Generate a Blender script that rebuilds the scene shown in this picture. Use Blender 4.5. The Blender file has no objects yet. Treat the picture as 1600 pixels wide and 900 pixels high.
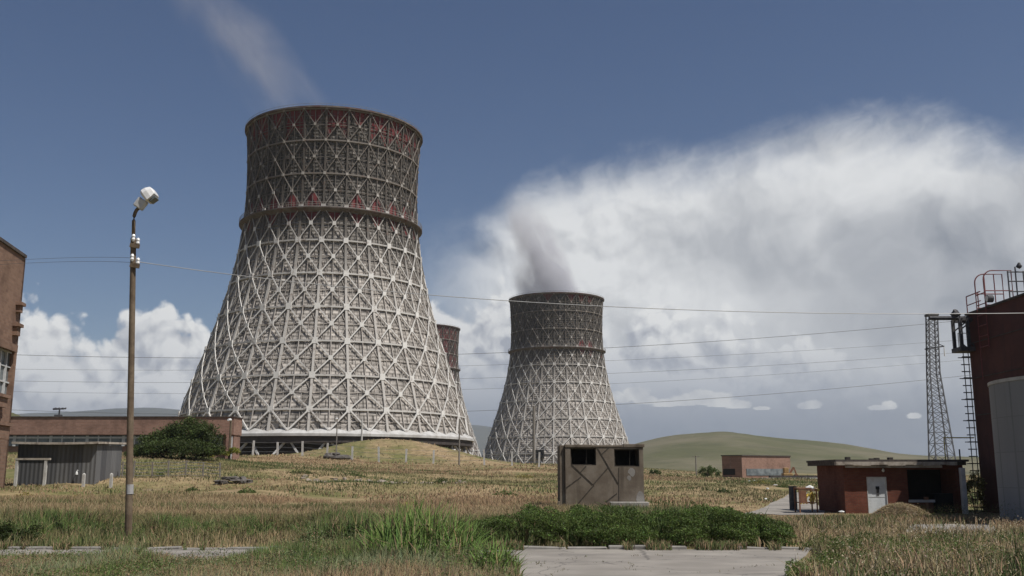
import bpy, bmesh, math, random
import numpy as np
from mathutils import Vector
random.seed(7)
RNG = np.random.default_rng(11)
scene = bpy.context.scene
COL = scene.collection

# ------------------------------------------------------------------ camera
CAM_Z = 1.7
FPX = 1555.0                      # focal length in pixels of the 1600 px wide picture
PITCH = math.atan(292.0 / FPX)
cam_data = bpy.data.cameras.new("camera")
cam_data.sensor_width = 36.0
cam_data.lens = 36.0 * FPX / 1600.0
cam_data.clip_start = 0.1
cam_data.clip_end = 20000.0
cam = bpy.data.objects.new("camera", cam_data)
COL.objects.link(cam)
cam.location = (0, 0, CAM_Z)
cam.rotation_euler = (math.pi / 2 + PITCH, 0, 0)
scene.camera = cam

# ------------------------------------------------------------------ sun, exposure
SUN_EL, SUN_AZ = math.radians(58.5), math.radians(123.0)     # azimuth clockwise from +Y
SUN_DIR = Vector((math.cos(SUN_EL) * math.sin(SUN_AZ), math.cos(SUN_EL) * math.cos(SUN_AZ), math.sin(SUN_EL)))
SUN_STRENGTH = 5.0
SKY_STRENGTH = 0.058
sun_data = bpy.data.lights.new("sun", 'SUN')
sun_data.energy = SUN_STRENGTH
sun_data.angle = math.radians(0.53)
sun_data.color = (1.0, 0.965, 0.915)
sun = bpy.data.objects.new("sun", sun_data)
sun.rotation_euler = SUN_DIR.to_track_quat('Z', 'Y').to_euler()
sun.location = (60, -60, 150)
COL.objects.link(sun)
vs = scene.view_settings
vs.view_transform = 'Standard'
vs.look = 'None'
vs.exposure = 0.03
vs.gamma = 1.0
vs.use_curve_mapping = False
scene.cycles.use_denoising = True
scene.cycles.max_bounces = 6
scene.cycles.diffuse_bounces = 3
scene.cycles.transparent_max_bounces = 8
scene.cycles.volume_bounces = 3
scene.cycles.use_adaptive_sampling = True
scene.cycles.adaptive_threshold = 0.01
try:
    scene.cycles.denoiser = 'OPENIMAGEDENOISE'
except Exception:
    pass


def raydir(px, py):
    c, s = math.cos(PITCH), math.sin(PITCH)
    a, b = (px - 800.0), (450.0 - py)
    return Vector((a, FPX * c - b * s, FPX * s + b * c))


def at(px, py, Y):
    """the point of the place that is Y metres ahead and seen at that pixel of the photograph"""
    d = raydir(px, py)
    t = Y / d.y
    return Vector((d.x * t, Y, CAM_Z + d.z * t))


def az_el(px, py):
    d = raydir(px, py).normalized()
    return math.atan2(d.x, d.y), math.asin(d.z)


# ------------------------------------------------------------------ sky
class N:
    """tiny expression wrapper round shader math nodes"""
    tree = None

    def __init__(self, s):
        self.s = s

    @staticmethod
    def math(op, *a, clamp=False):
        n = N.tree.nodes.new('ShaderNodeMath')
        n.operation = op
        n.use_clamp = clamp
        for i, v in enumerate(a):
            if isinstance(v, N):
                N.tree.links.new(v.s, n.inputs[i])
            else:
                n.inputs[i].default_value = float(v)
        return N(n.outputs[0])

    def __add__(s, o): return N.math('ADD', s, o)
    def __radd__(s, o): return N.math('ADD', o, s)
    def __sub__(s, o): return N.math('SUBTRACT', s, o)
    def __rsub__(s, o): return N.math('SUBTRACT', o, s)
    def __mul__(s, o): return N.math('MULTIPLY', s, o)
    def __rmul__(s, o): return N.math('MULTIPLY', o, s)
    def __truediv__(s, o): return N.math('DIVIDE', s, o)


def mrange(v, a, b, lo=0.0, hi=1.0, smooth=True):
    n = N.tree.nodes.new('ShaderNodeMapRange')
    n.interpolation_type = 'SMOOTHSTEP' if smooth else 'LINEAR'
    n.clamp = True
    N.tree.links.new(v.s, n.inputs[0])
    for i, x in zip((1, 2, 3, 4), (a, b, lo, hi)):
        n.inputs[i].default_value = x
    return N(n.outputs[0])


def vec(x, y, z=0.0):
    n = N.tree.nodes.new('ShaderNodeCombineXYZ')
    for i, v in enumerate((x, y, z)):
        if isinstance(v, N):
            N.tree.links.new(v.s, n.inputs[i])
        else:
            n.inputs[i].default_value = v
    return N(n.outputs[0])


def noise(v, scale, detail=5, rough=0.55, dist=0.0):
    n = N.tree.nodes.new('ShaderNodeTexNoise')
    n.inputs['Scale'].default_value = scale
    n.inputs['Detail'].default_value = detail
    n.inputs['Roughness'].default_value = rough
    n.inputs['Distortion'].default_value = dist
    N.tree.links.new(v.s, n.inputs['Vector'])
    return N(n.outputs[0])


def voro(v, scale, detail=3, rough=0.5, feature='F1'):
    n = N.tree.nodes.new('ShaderNodeTexVoronoi')
    n.feature = feature
    n.inputs['Scale'].default_value = scale
    n.inputs['Detail'].default_value = detail
    n.inputs['Roughness'].default_value = rough
    N.tree.links.new(v.s, n.inputs['Vector'])
    return N(n.outputs[0])


def curve(v, pts):
    n = N.tree.nodes.new('ShaderNodeFloatCurve')
    c = n.mapping.curves[0]
    while len(c.points) > 2:
        c.points.remove(c.points[0])
    c.points[0].location = pts[0]
    c.points[1].location = pts[-1]
    for p in pts[1:-1]:
        c.points.new(*p)
    for p in c.points:
        p.handle_type = 'AUTO_CLAMPED'
    n.mapping.update()
    N.tree.links.new(v.s, n.inputs['Value'])
    return N(n.outputs[0])


def mixc(f, a, b):
    n = N.tree.nodes.new('ShaderNodeMix')
    n.data_type = 'RGBA'
    n.clamp_factor = True
    if isinstance(f, N):
        N.tree.links.new(f.s, n.inputs[0])
    else:
        n.inputs[0].default_value = f
    for i, x in ((6, a), (7, b)):
        if isinstance(x, N):
            N.tree.links.new(x.s, n.inputs[i])
        else:
            n.inputs[i].default_value = (*x, 1.0)
    return N(n.outputs[2])


def build_world():
    w = bpy.data.worlds.new("World")
    scene.world = w
    w.use_nodes = True
    t = w.node_tree
    t.nodes.clear()
    N.tree = t
    out = t.nodes.new('ShaderNodeOutputWorld')
    bg = t.nodes.new('ShaderNodeBackground')
    bg.inputs['Strength'].default_value = SKY_STRENGTH
    t.links.new(bg.outputs[0], out.inputs[0])
    sky = t.nodes.new('ShaderNodeTexSky')
    sky.sky_type = 'NISHITA'
    sky.sun_disc = False
    sky.sun_elevation = SUN_EL
    sky.sun_rotation = SUN_AZ
    sky.altitude = 900
    sky.air_density = 1.0
    sky.dust_density = 0.9
    sky.ozone_density = 2.5
    tc = t.nodes.new('ShaderNodeTexCoord')
    sep = t.nodes.new('ShaderNodeSeparateXYZ')
    t.links.new(tc.outputs['Generated'], sep.inputs[0])
    X, Y, Z = (N(sep.outputs[i]) for i in range(3))
    u = N.math('ARCTAN2', X, Y)
    v = N.math('ARCSINE', Z)
    U = N.math('ADD', u * (1 / 1.6), 0.5, clamp=True)

    def cpts(pix):
        r = []
        for px, py in pix:
            a, e = az_el(px, py)
            r.append((min(1, max(0, a / 1.6 + 0.5)), max(0, e / 0.8)))
        return r
    # crisp cumulus tops and soft anvil top as seen round the horizon
    top1 = curve(U, [(0.0, 0.14)] + cpts([(-250, 500), (-80, 470), (20, 462), (60, 452), (95, 448), (125, 478), (165, 474), (188, 448), (228, 440),
                    (268, 446), (296, 462), (325, 495), (370, 550), (440, 590), (560, 580), (635, 440), (668, 402),
                    (705, 412), (740, 412), (790, 380), (850, 390), (905, 436), (960, 452), (1000, 446), (1050, 434), (1090, 446), (1150, 440), (1200, 462),
                    (1290, 500), (1360, 515), (1400, 500), (1450, 540), (1600, 550), (1800, 520)]) + [(1.0, 0.2)]) * 0.8
    top2 = curve(U, [(0.0, 0.02)] + cpts([(300, 700), (560, 600), (620, 440), (665, 392), (700, 372), (760, 345), (800, 312), (850, 290), (900, 270),
                    (1000, 254), (1100, 238), (1200, 215), (1300, 196), (1370, 190), (1450, 194), (1520, 200), (1600, 208), (1900, 250)]) + [(1.0, 0.3)]) * 0.8
    p = vec(u, v)
    warp = noise(p, 7.0, 4, 0.6)
    warp2 = noise(vec(u + 3.1, v + 1.7), 7.0, 4, 0.6)

    def billow(du, dv):
        q = vec(u + du + (warp - 0.5) * 0.05, v + dv + (warp2 - 0.5) * 0.05)
        return (1.0 - voro(q, 16.0, 3.5, 0.55)) * 0.75 + noise(q, 34.0, 6, 0.62) * 0.45
    b0 = billow(0, 0)
    b1 = billow(0.005, 0.009)
    big = noise(p, 5.0, 4, 0.55)
    fine = noise(vec(u + (warp - 0.5) * 0.08, v + (warp2 - 0.5) * 0.08), 28.0, 7, 0.6)
    # --- anvil
    K = 0.96 / SKY_STRENGTH
    def kc(r, g, b, m=1.0): return (r * K * m, g * K * m, b * K * m)
    soft = noise(vec(u + (warp - 0.5) * 0.12, v + (warp2 - 0.5) * 0.12), 11.0, 6, 0.52)
    soft_b = noise(vec(u + 0.010 + (warp - 0.5) * 0.12, v + 0.020 + (warp2 - 0.5) * 0.12), 11.0, 6, 0.52)
    ang = math.radians(20)
    sa = u * math.cos(ang) + v * math.sin(ang)
    sb = v * math.cos(ang) - u * math.sin(ang)
    streak = noise(vec(sa * 0.30 + (warp - 0.5) * 0.08, sb + (warp2 - 0.5) * 0.05), 24.0, 6, 0.55)
    d2 = top2 - v + (soft - 0.5) * 0.045 + (streak - 0.5) * 0.06 + (fine - 0.5) * 0.03
    a2 = mrange(d2, -0.024, 0.050)
    wl, _ = az_el(600, 400)
    wl2, _ = az_el(835, 400)
    a2 = a2 * mrange(u + (soft - 0.5) * 0.08, wl, wl2, 0.0, 1.0)
    # white crest with a few large grey bellies
    sh = None
    for px, py, rx, ry, k in ((1130, 375, 190, 95, 0.46), (1520, 470, 330, 150, 0.66), (1360, 395, 230, 80, 0.36), (1010, 530, 420, 60, 0.25), (1640, 330, 200, 110, 0.46), (1280, 222, 220, 24, 0.30), (740, 400, 75, 40, 0.45)):
        a, e = az_el(px, py)
        dx = (u - a + (warp - 0.5) * 0.10 + (soft - 0.5) * 0.07) * (1560.0 / rx)
        dy = (v - e + (warp2 - 0.5) * 0.08 + (soft - 0.5) * 0.05) * (1560.0 / ry)
        g = mrange(N.math('SQRT', dx * dx + dy * dy), 0.15, 1.2, k, 0.0)
        sh = g if sh is None else N.math('SUBTRACT', sh + g, sh * g)
    relief2 = (soft - soft_b) * 0.9 + (fine - 0.5) * 0.07 + (streak - 0.5) * 0.18 + (b0 - b1) * 0.8 * mrange(u, az_el(900, 400)[0], az_el(1250, 400)[0], 1.0, 0.0)
    sh = N.math('SUBTRACT', sh + 0.04, relief2, clamp=True)
    c2 = mixc(sh, kc(0.79, 0.80, 0.805), kc(0.20, 0.222, 0.268))
    # --- cumulus
    d1 = top1 - v + (b0 - 0.62) * 0.085 + mrange(u, az_el(330, 400)[0], az_el(560, 400)[0], 0.012, 0.0)
    a1 = mrange(d1, -0.004, 0.013)
    lit = N.math('ADD', (b0 - b1) * 2.6, 0.82, clamp=True)
    low = mrange(top1 - v + (soft - 0.5) * 0.06, 0.01, 0.11)
    lit = N.math('SUBTRACT', lit, low * 0.30 - (soft - 0.5) * 0.7, clamp=True)
    c1 = mixc(lit, kc(0.34, 0.365, 0.425), kc(0.83, 0.835, 0.83))
    rfade = mrange(u, az_el(1000, 400)[0], az_el(1300, 400)[0], 1.0, 0.65)
    a1 = a1 * rfade
    # --- assemble
    hsv = t.nodes.new('ShaderNodeHueSaturation')
    hsv.inputs['Hue'].default_value = 0.506
    hsv.inputs['Saturation'].default_value = 1.18
    hsv.inputs['Value'].default_value = 1.0
    t.links.new(sky.outputs[0], hsv.inputs['Color'])
    c = mixc(a2 * 0.97, N(hsv.outputs[0]), c2)
    c = mixc(a1, c, c1)
    # grey rain haze under the big cloud
    hz = mrange(v + (big - 0.5) * 0.03, az_el(800, 665)[1], az_el(800, 520)[1], 1.0, 0.0)
    hz = hz * mrange(u, az_el(400, 600)[0], az_el(700, 600)[0], 0.15, 1.0)
    hcol = mixc(mrange(v, az_el(800, 700)[1], az_el(800, 560)[1]), kc(0.155, 0.19, 0.255), kc(0.36, 0.39, 0.45))
    hcol = mixc(mrange(u + (soft - 0.5) * 0.1, az_el(1050, 600)[0], az_el(1550, 600)[0], 0.0, 0.75), hcol, kc(0.14, 0.167, 0.222))
    c = mixc(hz * 0.93, c, hcol)
    # left cloud base: dim layered band over the mountains
    lb = mrange(v + (streak - 0.5) * 0.02, az_el(200, 646)[1], az_el(200, 606)[1], 1.0, 0.0) * mrange(u, az_el(400, 600)[0], az_el(600, 600)[0], 1.0, 0.0)
    c = mixc(lb * 0.6, c, kc(0.33, 0.36, 0.42))
    # small fair weather puffs near the horizon
    puffs = [(968, 622, 20, 12), (992, 616, 26, 15), (1012, 626, 24, 9), (1040, 630, 30, 9), (1070, 626, 30, 13), (1098, 622, 26, 17), (1126, 626, 26, 16), (1152, 632, 22, 10),
             (1258, 635, 14, 7), (1270, 633, 16, 9), (1374, 637, 16, 6), (1388, 634, 14, 9), (1428, 650, 12, 6), (925, 630, 18, 8), (1190, 638, 14, 4)]
    sm = None
    nz = (noise(p, 75.0, 6, 0.62) - 0.5) * 1.0
    for px, py, rx, ry in puffs:
        a, e = az_el(px, py)
        rx, ry = rx / 1560.0, ry / 1560.0
        dx = (u - a) * (1 / rx)
        dy = (v - e) * (1 / ry)
        r = 1.0 - N.math('SQRT', dx * dx + dy * dy)
        base = mrange(dy, -0.85, -0.55)
        k = r + 0.1 - (1.0 - base) * 2.0
        sm = k if sm is None else N.math('MAXIMUM', sm, k)
    a3 = mrange(sm + nz * 1.1, 0.10, 0.42) * 0.85
    c3 = mixc(N.math('ADD', (b0 - b1) * 2.0, 0.5, clamp=True), kc(0.40, 0.42, 0.46), kc(0.68, 0.68, 0.67))
    c = mixc(a3, c, c3)
    t.links.new(c.s, bg.inputs['Color'])
    try:
        w.cycles.sampling_method = 'MANUAL'
        w.cycles.sample_map_resolution = 512
    except Exception:
        pass


build_world()

# ------------------------------------------------------------------ helpers for objects
ORIGIN = {}


def thing(name, loc, label, cat, group=None):
    o = bpy.data.objects.new(name, None)
    o.empty_display_size = 0.5
    o.location = loc
    COL.objects.link(o)
    ORIGIN[o] = Vector(loc)
    o['label'] = label
    o['category'] = cat
    if group:
        o['group'] = group
    return o


def tag(o, label=None, cat=None, group=None, kind=None):
    for k, v in (('label', label), ('category', cat), ('group', group), ('kind', kind)):
        if v:
            o[k] = v
    return o


class MB:
    def __init__(self):
        self.v, self.f, self.mi = [], [], []

    def add(self, vs, fs, m=0):
        b = len(self.v)
        self.v += [Vector(x) for x in vs]
        self.f += [tuple(b + i for i in f) for f in fs]
        self.mi += [m] * len(fs)
        return self

    def box(self, lo, hi, m=0):
        x0, y0, z0 = lo
        x1, y1, z1 = hi
        return self.add([(x0, y0, z0), (x1, y0, z0), (x1, y1, z0), (x0, y1, z0), (x0, y0, z1), (x1, y0, z1), (x1, y1, z1), (x0, y1, z1)],
                        [(0, 3, 2, 1), (4, 5, 6, 7), (0, 1, 5, 4), (1, 2, 6, 5), (2, 3, 7, 6), (3, 0, 4, 7)], m)

    def beam(self, p, q, w, h, up=(0, 0, 1), m=0, cap=True):
        p, q = Vector(p), Vector(q)
        d = (q - p).normalized()
        up = Vector(up)
        s = d.cross(up)
        if s.length < 1e-4:
            s = d.cross(Vector((1, 0, 0)))
        s.normalize()
        t = s.cross(d).normalized()
        a, b = s * w / 2, t * h / 2
        vs = [p - a - b, p + a - b, p + a + b, p - a + b, q - a - b, q + a - b, q + a + b, q - a + b]
        fs = [(0, 1, 5, 4), (1, 2, 6, 5), (2, 3, 7, 6), (3, 0, 4, 7)]
        if cap:
            fs += [(0, 3, 2, 1), (4, 5, 6, 7)]
        return self.add(vs, fs, m)

    def tube(self, pts, r, n=8, m=0):
        pts = [Vector(p) for p in pts]
        rs = r if isinstance(r, (list, tuple)) else [r] * len(pts)
        rings = []
        for i, p in enumerate(pts):
            d = (pts[min(i + 1, len(pts) - 1)] - pts[max(i - 1, 0)]).normalized()
            s = d.cross(Vector((0, 0, 1)))
            if s.length < 1e-3:
                s = d.cross(Vector((0, 1, 0)))
            s.normalize()
            t = s.cross(d)
            rings.append([p + (s * math.cos(2 * math.pi * k / n) + t * math.sin(2 * math.pi * k / n)) * rs[i] for k in range(n)])
        vs = [x for g in rings for x in g]
        fs = []
        for i in range(len(pts) - 1):
            for k in range(n):
                a, b = i * n + k, i * n + (k + 1) % n
                fs.append((a, b, b + n, a + n))
        fs.append(tuple(range(n))[::-1])
        fs.append(tuple(range((len(pts) - 1) * n, len(pts) * n)))
        return self.add(vs, fs, m)

    def lathe(self, prof, c, n=48, m=0, closed=False):
        c = Vector(c)
        vs = []
        for r, z in prof:
            for k in range(n):
                a = 2 * math.pi * k / n
                vs.append(c + Vector((r * math.cos(a), r * math.sin(a), z)))
        fs = []
        P = len(prof)
        for i in range(P if closed else P - 1):
            j = (i + 1) % P
            for k in range(n):
                k2 = (k + 1) % n
                fs.append((i * n + k, i * n + k2, j * n + k2, j * n + k))
        return self.add(vs, fs, m)

    def rock(self, c, sx, sy, sz, rz=0, seed=0):
        bm = bmesh.new()
        bmesh.ops.create_icosphere(bm, subdivisions=2, radius=1)
        r = random.Random(seed)
        ph = [r.uniform(0, 6) for _ in range(6)]
        vs = []
        for v in bm.verts:
            k = 1 + 0.22 * math.sin(3.1 * v.co.x + ph[0]) * math.cos(2.7 * v.co.y + ph[1]) + 0.16 * math.sin(5.3 * v.co.z + ph[2]) + r.uniform(-.09, .09)
            x, y, z = v.co.x * sx * k, v.co.y * sy * k, v.co.z * sz * k
            vs.append((c[0] + x * math.cos(rz) - y * math.sin(rz), c[1] + x * math.sin(rz) + y * math.cos(rz), c[2] + z))
        fs = [tuple(v.index for v in f.verts) for f in bm.faces]
        bm.free()
        return self.add(vs, fs)

    def build(self, name, mats, parent=None, smooth=False, bevel=0.0, origin=None):
        me = bpy.data.meshes.new(name)
        org = Vector(origin) if origin is not None else (ORIGIN[parent] if parent is not None else Vector((0, 0, 0)))
        me.from_pydata([tuple(v - org) for v in self.v], [], self.f)
        if not isinstance(mats, (list, tuple)):
            mats = [mats]
        for m in mats:
            me.materials.append(m)
        me.polygons.foreach_set('material_index', self.mi)
        if smooth:
            me.polygons.foreach_set('use_smooth', [True] * len(self.f))
        bm = bmesh.new()
        bm.from_mesh(me)
        if bevel:
            bmesh.ops.remove_doubles(bm, verts=bm.verts, dist=1e-5)
            bmesh.ops.bevel(bm, geom=[e for e in bm.edges if len(e.link_faces) == 2 and e.calc_face_angle(0) > 0.5],
                            offset=bevel, segments=1, affect='EDGES', clamp_overlap=True)
        bmesh.ops.recalc_face_normals(bm, faces=bm.faces)
        bm.to_mesh(me)
        bm.free()
        o = bpy.data.objects.new(name, me)
        COL.objects.link(o)
        if parent is not None:
            o.parent = parent
            ORIGIN[o] = ORIGIN[parent]
        else:
            o.location = org
            ORIGIN[o] = org
        return o


def np_mesh(name, V, F, mat, parent=None, colors=None, smooth=False, origin=(0, 0, 0)):
    me = bpy.data.meshes.new(name)
    org = ORIGIN[parent] if parent is not None else Vector(origin)
    V = (np.asarray(V, dtype=np.float64) - np.array(org)).astype(np.float32)
    F = np.asarray(F, dtype=np.int32)
    nf, k = F.shape
    me.vertices.add(len(V))
    me.vertices.foreach_set('co', V.ravel())
    me.loops.add(nf * k)
    me.loops.foreach_set('vertex_index', F.ravel())
    me.polygons.add(nf)
    me.polygons.foreach_set('loop_start', np.arange(0, nf * k, k, dtype=np.int32))
    me.polygons.foreach_set('loop_total', np.full(nf, k, dtype=np.int32))
    if smooth:
        me.polygons.foreach_set('use_smooth', np.ones(nf, dtype=bool))
    if colors is not None:
        ca = me.color_attributes.new('tint', 'FLOAT_COLOR', 'POINT')
        c4 = np.ones((len(V), 4), dtype=np.float32)
        c4[:, :3] = colors
        ca.data.foreach_set('color', c4.ravel())
    me.update(calc_edges=True)
    me.validate()
    me.materials.append(mat)
    o = bpy.data.objects.new(name, me)
    COL.objects.link(o)
    if parent is not None:
        o.parent = parent
        ORIGIN[o] = ORIGIN[parent]
    else:
        o.location = org
        ORIGIN[o] = org
    return o


# ------------------------------------------------------------------ materials
MATS = {}


def new_mat(name):
    m = bpy.data.materials.new(name)
    m.use_nodes = True
    t = m.node_tree
    N.tree = t
    b = t.nodes['Principled BSDF']
    MATS[name] = m
    return m, t, b


def objcoord():
    tc = N.tree.nodes.new('ShaderNodeTexCoord')
    return N(tc.outputs['Object'])


def scalev(v, s):
    n = N.tree.nodes.new('ShaderNodeMapping')
    n.inputs['Scale'].default_value = s
    N.tree.links.new(v.s, n.inputs['Vector'])
    return N(n.outputs[0])


def sepv(v):
    n = N.tree.nodes.new('ShaderNodeSeparateXYZ')
    N.tree.links.new(v.s, n.inputs[0])
    return [N(n.outputs[i]) for i in range(3)]


def bump(b, h, strength=0.3, dist=0.05):
    n = N.tree.nodes.new('ShaderNodeBump')
    n.inputs['Strength'].default_value = strength
    n.inputs['Distance'].default_value = dist
    N.tree.links.new(h.s, n.inputs['Height'])
    N.tree.links.new(n.outputs[0], b.inputs['Normal'])


def mottled(name, a, c, scale=1.0, rough=0.85, detail=6, streaks=None, stain=None, bmp=0.25, bdist=0.03, lo=0.35, hi=0.65, metal=0.0):
    """two-tone weathered surface: noise between a and c, optional vertical streaks / larger stains"""
    m, t, b = new_mat(name)
    p = objcoord()
    n1 = noise(p, scale, detail, 0.62)
    col = mixc(mrange(n1, lo, hi), a, c)
    if streaks:
        s = noise(scalev(p, (1.0, 1.0, 0.09)), streaks[0], 5, 0.6)
        col = mixc(mrange(s, 0.5, 0.72, 0, streaks[2] if len(streaks) > 2 else 0.7), col, streaks[1])
    if stain:
        s = noise(p, stain[0], 6, 0.65, 0.4)
        col = mixc(mrange(s, 0.52, 0.66, 0, stain[2] if len(stain) > 2 else 0.8), col, stain[1])
    N.tree.links.new(col.s, b.inputs['Base Color'])
    b.inputs['Roughness'].default_value = rough
    b.inputs['Metallic'].default_value = metal
    b.inputs['Specular IOR Level'].default_value = 0.25
    if bmp:
        bump(b, noise(p, scale * 4, 5, 0.6), bmp, bdist)
    return m


def brick(name, c1, c2, mortar, stain=None, bw=0.26, bh=0.085, scale=1.0):
    m, t, b = new_mat(name)
    p = objcoord()
    x, y, z = sepv(p)
    q = vec(x + y, z, 0.0)
    n = t.nodes.new('ShaderNodeTexBrick')
    n.inputs['Scale'].default_value = scale
    n.inputs['Brick Width'].default_value = bw
    n.inputs['Row Height'].default_value = bh
    n.inputs['Mortar Size'].default_value = 0.012
    n.inputs['Color1'].default_value = (*c1, 1)
    n.inputs['Color2'].default_value = (*c2, 1)
    n.inputs['Mortar'].default_value = (*mortar, 1)
    n.inputs['Bias'].default_value = 0.1
    t.links.new(q.s, n.inputs['Vector'])
    col = N(n.outputs['Color'])
    w = noise(p, 0.45, 7, 0.65)
    dark = tuple(k * 0.42 for k in c1)
    col = mixc(mrange(w, 0.42, 0.68, 0, 0.65), col, stain or dark)
    w2 = noise(p, 2.3, 5, 0.6)
    col = mixc(mrange(w2, 0.5, 0.75, 0, 0.4), col, tuple(min(1, k * 1.5 + 0.03) for k in c1))
    t.links.new(col.s, b.inputs['Base Color'])
    b.inputs['Roughness'].default_value = 0.92
    b.inputs['Specular IOR Level'].default_value = 0.2
    bump(b, N(n.outputs['Fac']) * -1.0, 0.4, 0.012)
    return m


def leafy(name, trans=0.35, rough=0.6, upn=0.0):
    m, t, b = new_mat(name)
    at_ = t.nodes.new('ShaderNodeAttribute')
    at_.attribute_name = 'tint'
    c = N(at_.outputs['Color'])
    d = t.nodes.new('ShaderNodeBsdfTranslucent')
    mx = t.nodes.new('ShaderNodeMixShader')
    mx.inputs[0].default_value = trans
    t.links.new(c.s, b.inputs['Base Color'])
    t.links.new(c.s, d.inputs['Color'])
    if upn:
        g = t.nodes.new('ShaderNodeNewGeometry')
        va = t.nodes.new('ShaderNodeVectorMath')
        va.operation = 'ADD'
        va.inputs[1].default_value = (0, 0, upn)
        vn = t.nodes.new('ShaderNodeVectorMath')
        vn.operation = 'NORMALIZE'
        t.links.new(g.outputs['Normal'], va.inputs[0])
        t.links.new(va.outputs[0], vn.inputs[0])
        t.links.new(vn.outputs[0], b.inputs['Normal'])
    b.inputs['Roughness'].default_value = rough
    b.inputs['Specular IOR Level'].default_value = 0.25
    t.links.new(b.outputs[0], mx.inputs[1])
    t.links.new(d.outputs[0], mx.inputs[2])
    t.links.new(mx.outputs[0], t.nodes['Material Output'].inputs['Surface'])
    return m


M_leaf = leafy('leaf')
M_grass = leafy('grass_blade', 0.25, 0.7, 0.55)
M_conc = mottled('grey_concrete', (0.20, 0.185, 0.165), (0.30, 0.28, 0.25), 1.2, stain=(0.6, (0.12, 0.105, 0.09), 0.6))
M_conc_light = mottled('pale_concrete', (0.38, 0.36, 0.33), (0.50, 0.48, 0.45), 2.0)
M_hut = mottled('old_hut_concrete', (0.125, 0.098, 0.072), (0.185, 0.152, 0.115), 1.0, streaks=(1.8, (0.085, 0.066, 0.048), 0.75), stain=(0.9, (0.215, 0.185, 0.15), 0.55), bmp=0.35)
M_groove = mottled('groove_dark', (0.045, 0.037, 0.028), (0.075, 0.062, 0.048), 3)
M_shade = mottled('interior_shade', (0.010, 0.010, 0.010), (0.016, 0.015, 0.014), 2, bmp=0)  # near-black: the shade inside openings is put into the colour
M_steel_dark = mottled('dark_steel', (0.045, 0.045, 0.05), (0.085, 0.08, 0.08), 4, rough=0.6)
M_galv_dark = mottled('grey_lattice_steel', (0.10, 0.10, 0.11), (0.15, 0.15, 0.155), 3, rough=0.6)
M_galv = mottled('galvanised_steel', (0.16, 0.16, 0.165), (0.24, 0.235, 0.23), 3, rough=0.55)
M_white = mottled('white_paint', (0.62, 0.62, 0.60), (0.74, 0.74, 0.72), 4, rough=0.6, stain=(1.5, (0.42, 0.39, 0.34), 0.5))
M_porcelain = mottled('porcelain', (0.66, 0.65, 0.62), (0.75, 0.74, 0.72), 8, rough=0.3, bmp=0)
M_wire = mottled('wire', (0.10, 0.10, 0.105), (0.15, 0.15, 0.15), 1, rough=0.5, bmp=0)
M_wire_bright = mottled('bright_wire', (0.30, 0.295, 0.285), (0.38, 0.375, 0.36), 1, rough=0.4, bmp=0)
M_post = mottled('post_rust_brown', (0.10, 0.072, 0.048), (0.17, 0.128, 0.085), 2.5, streaks=(5.0, (0.08, 0.05, 0.03), 0.6))
M_post_grey = mottled('post_grey_band', (0.28, 0.27, 0.26), (0.36, 0.35, 0.34), 3)
M_brick_red = brick('red_brick', (0.125, 0.036, 0.022), (0.17, 0.055, 0.032), (0.10, 0.06, 0.045))
M_brick_pink = brick('weathered_brick', (0.215, 0.122, 0.09), (0.28, 0.165, 0.122), (0.26, 0.2, 0.16), stain=(0.13, 0.08, 0.06), bw=0.5, bh=0.18)
M_brick_tall = brick('ochre_brick', (0.17, 0.100, 0.070), (0.235, 0.145, 0.10), (0.2, 0.15, 0.115), stain=(0.10, 0.06, 0.042), bw=0.42, bh=0.2)
M_red_clad = mottled('oxblood_cladding', (0.065, 0.021, 0.017), (0.09, 0.029, 0.022), 0.6, streaks=(2.0, (0.05, 0.018, 0.015), 0.6), rough=0.7)
M_red_paint = mottled('red_steel', (0.15, 0.045, 0.045), (0.21, 0.07, 0.065), 4, rough=0.6)
M_door = mottled('pale_door_paint', (0.50, 0.52, 0.53), (0.58, 0.60, 0.61), 3, rough=0.6, stain=(2.5, (0.40, 0.38, 0.35), 0.5))
M_roof_felt = mottled('roof_felt', (0.05, 0.042, 0.038), (0.09, 0.075, 0.065), 2.5)
M_fascia = mottled('weathered_fascia', (0.30, 0.26, 0.21), (0.42, 0.37, 0.31), 2.2, stain=(1.2, (0.13, 0.10, 0.08), 0.75))
M_glass = mottled('dull_glass', (0.10, 0.115, 0.12), (0.20, 0.22, 0.225), 0.7, rough=0.25, bmp=0)
M_frame = mottled('grey_frame', (0.42, 0.42, 0.41), (0.52, 0.52, 0.51), 3)
M_yellow = mottled('yellow_paint', (0.50, 0.36, 0.07), (0.58, 0.43, 0.10), 4, rough=0.6, stain=(3.0, (0.25, 0.14, 0.05), 0.6))
M_ochre = mottled('faded_ochre_paint', (0.26, 0.16, 0.06), (0.33, 0.21, 0.09), 3, rough=0.7)
M_rust = mottled('rusty_iron', (0.16, 0.075, 0.045), (0.24, 0.12, 0.07), 5, rough=0.9)
M_stone = mottled('dark_stone', (0.07, 0.062, 0.055), (0.15, 0.135, 0.12), 1.6)
M_stone_pale = mottled('pale_stone', (0.20, 0.165, 0.13), (0.33, 0.275, 0.225), 1.5)
M_bark = mottled('bark', (0.10, 0.075, 0.05), (0.15, 0.115, 0.08), 4)
M_pole = mottled('weathered_pole', (0.16, 0.14, 0.12), (0.22, 0.2, 0.175), 3)


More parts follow.
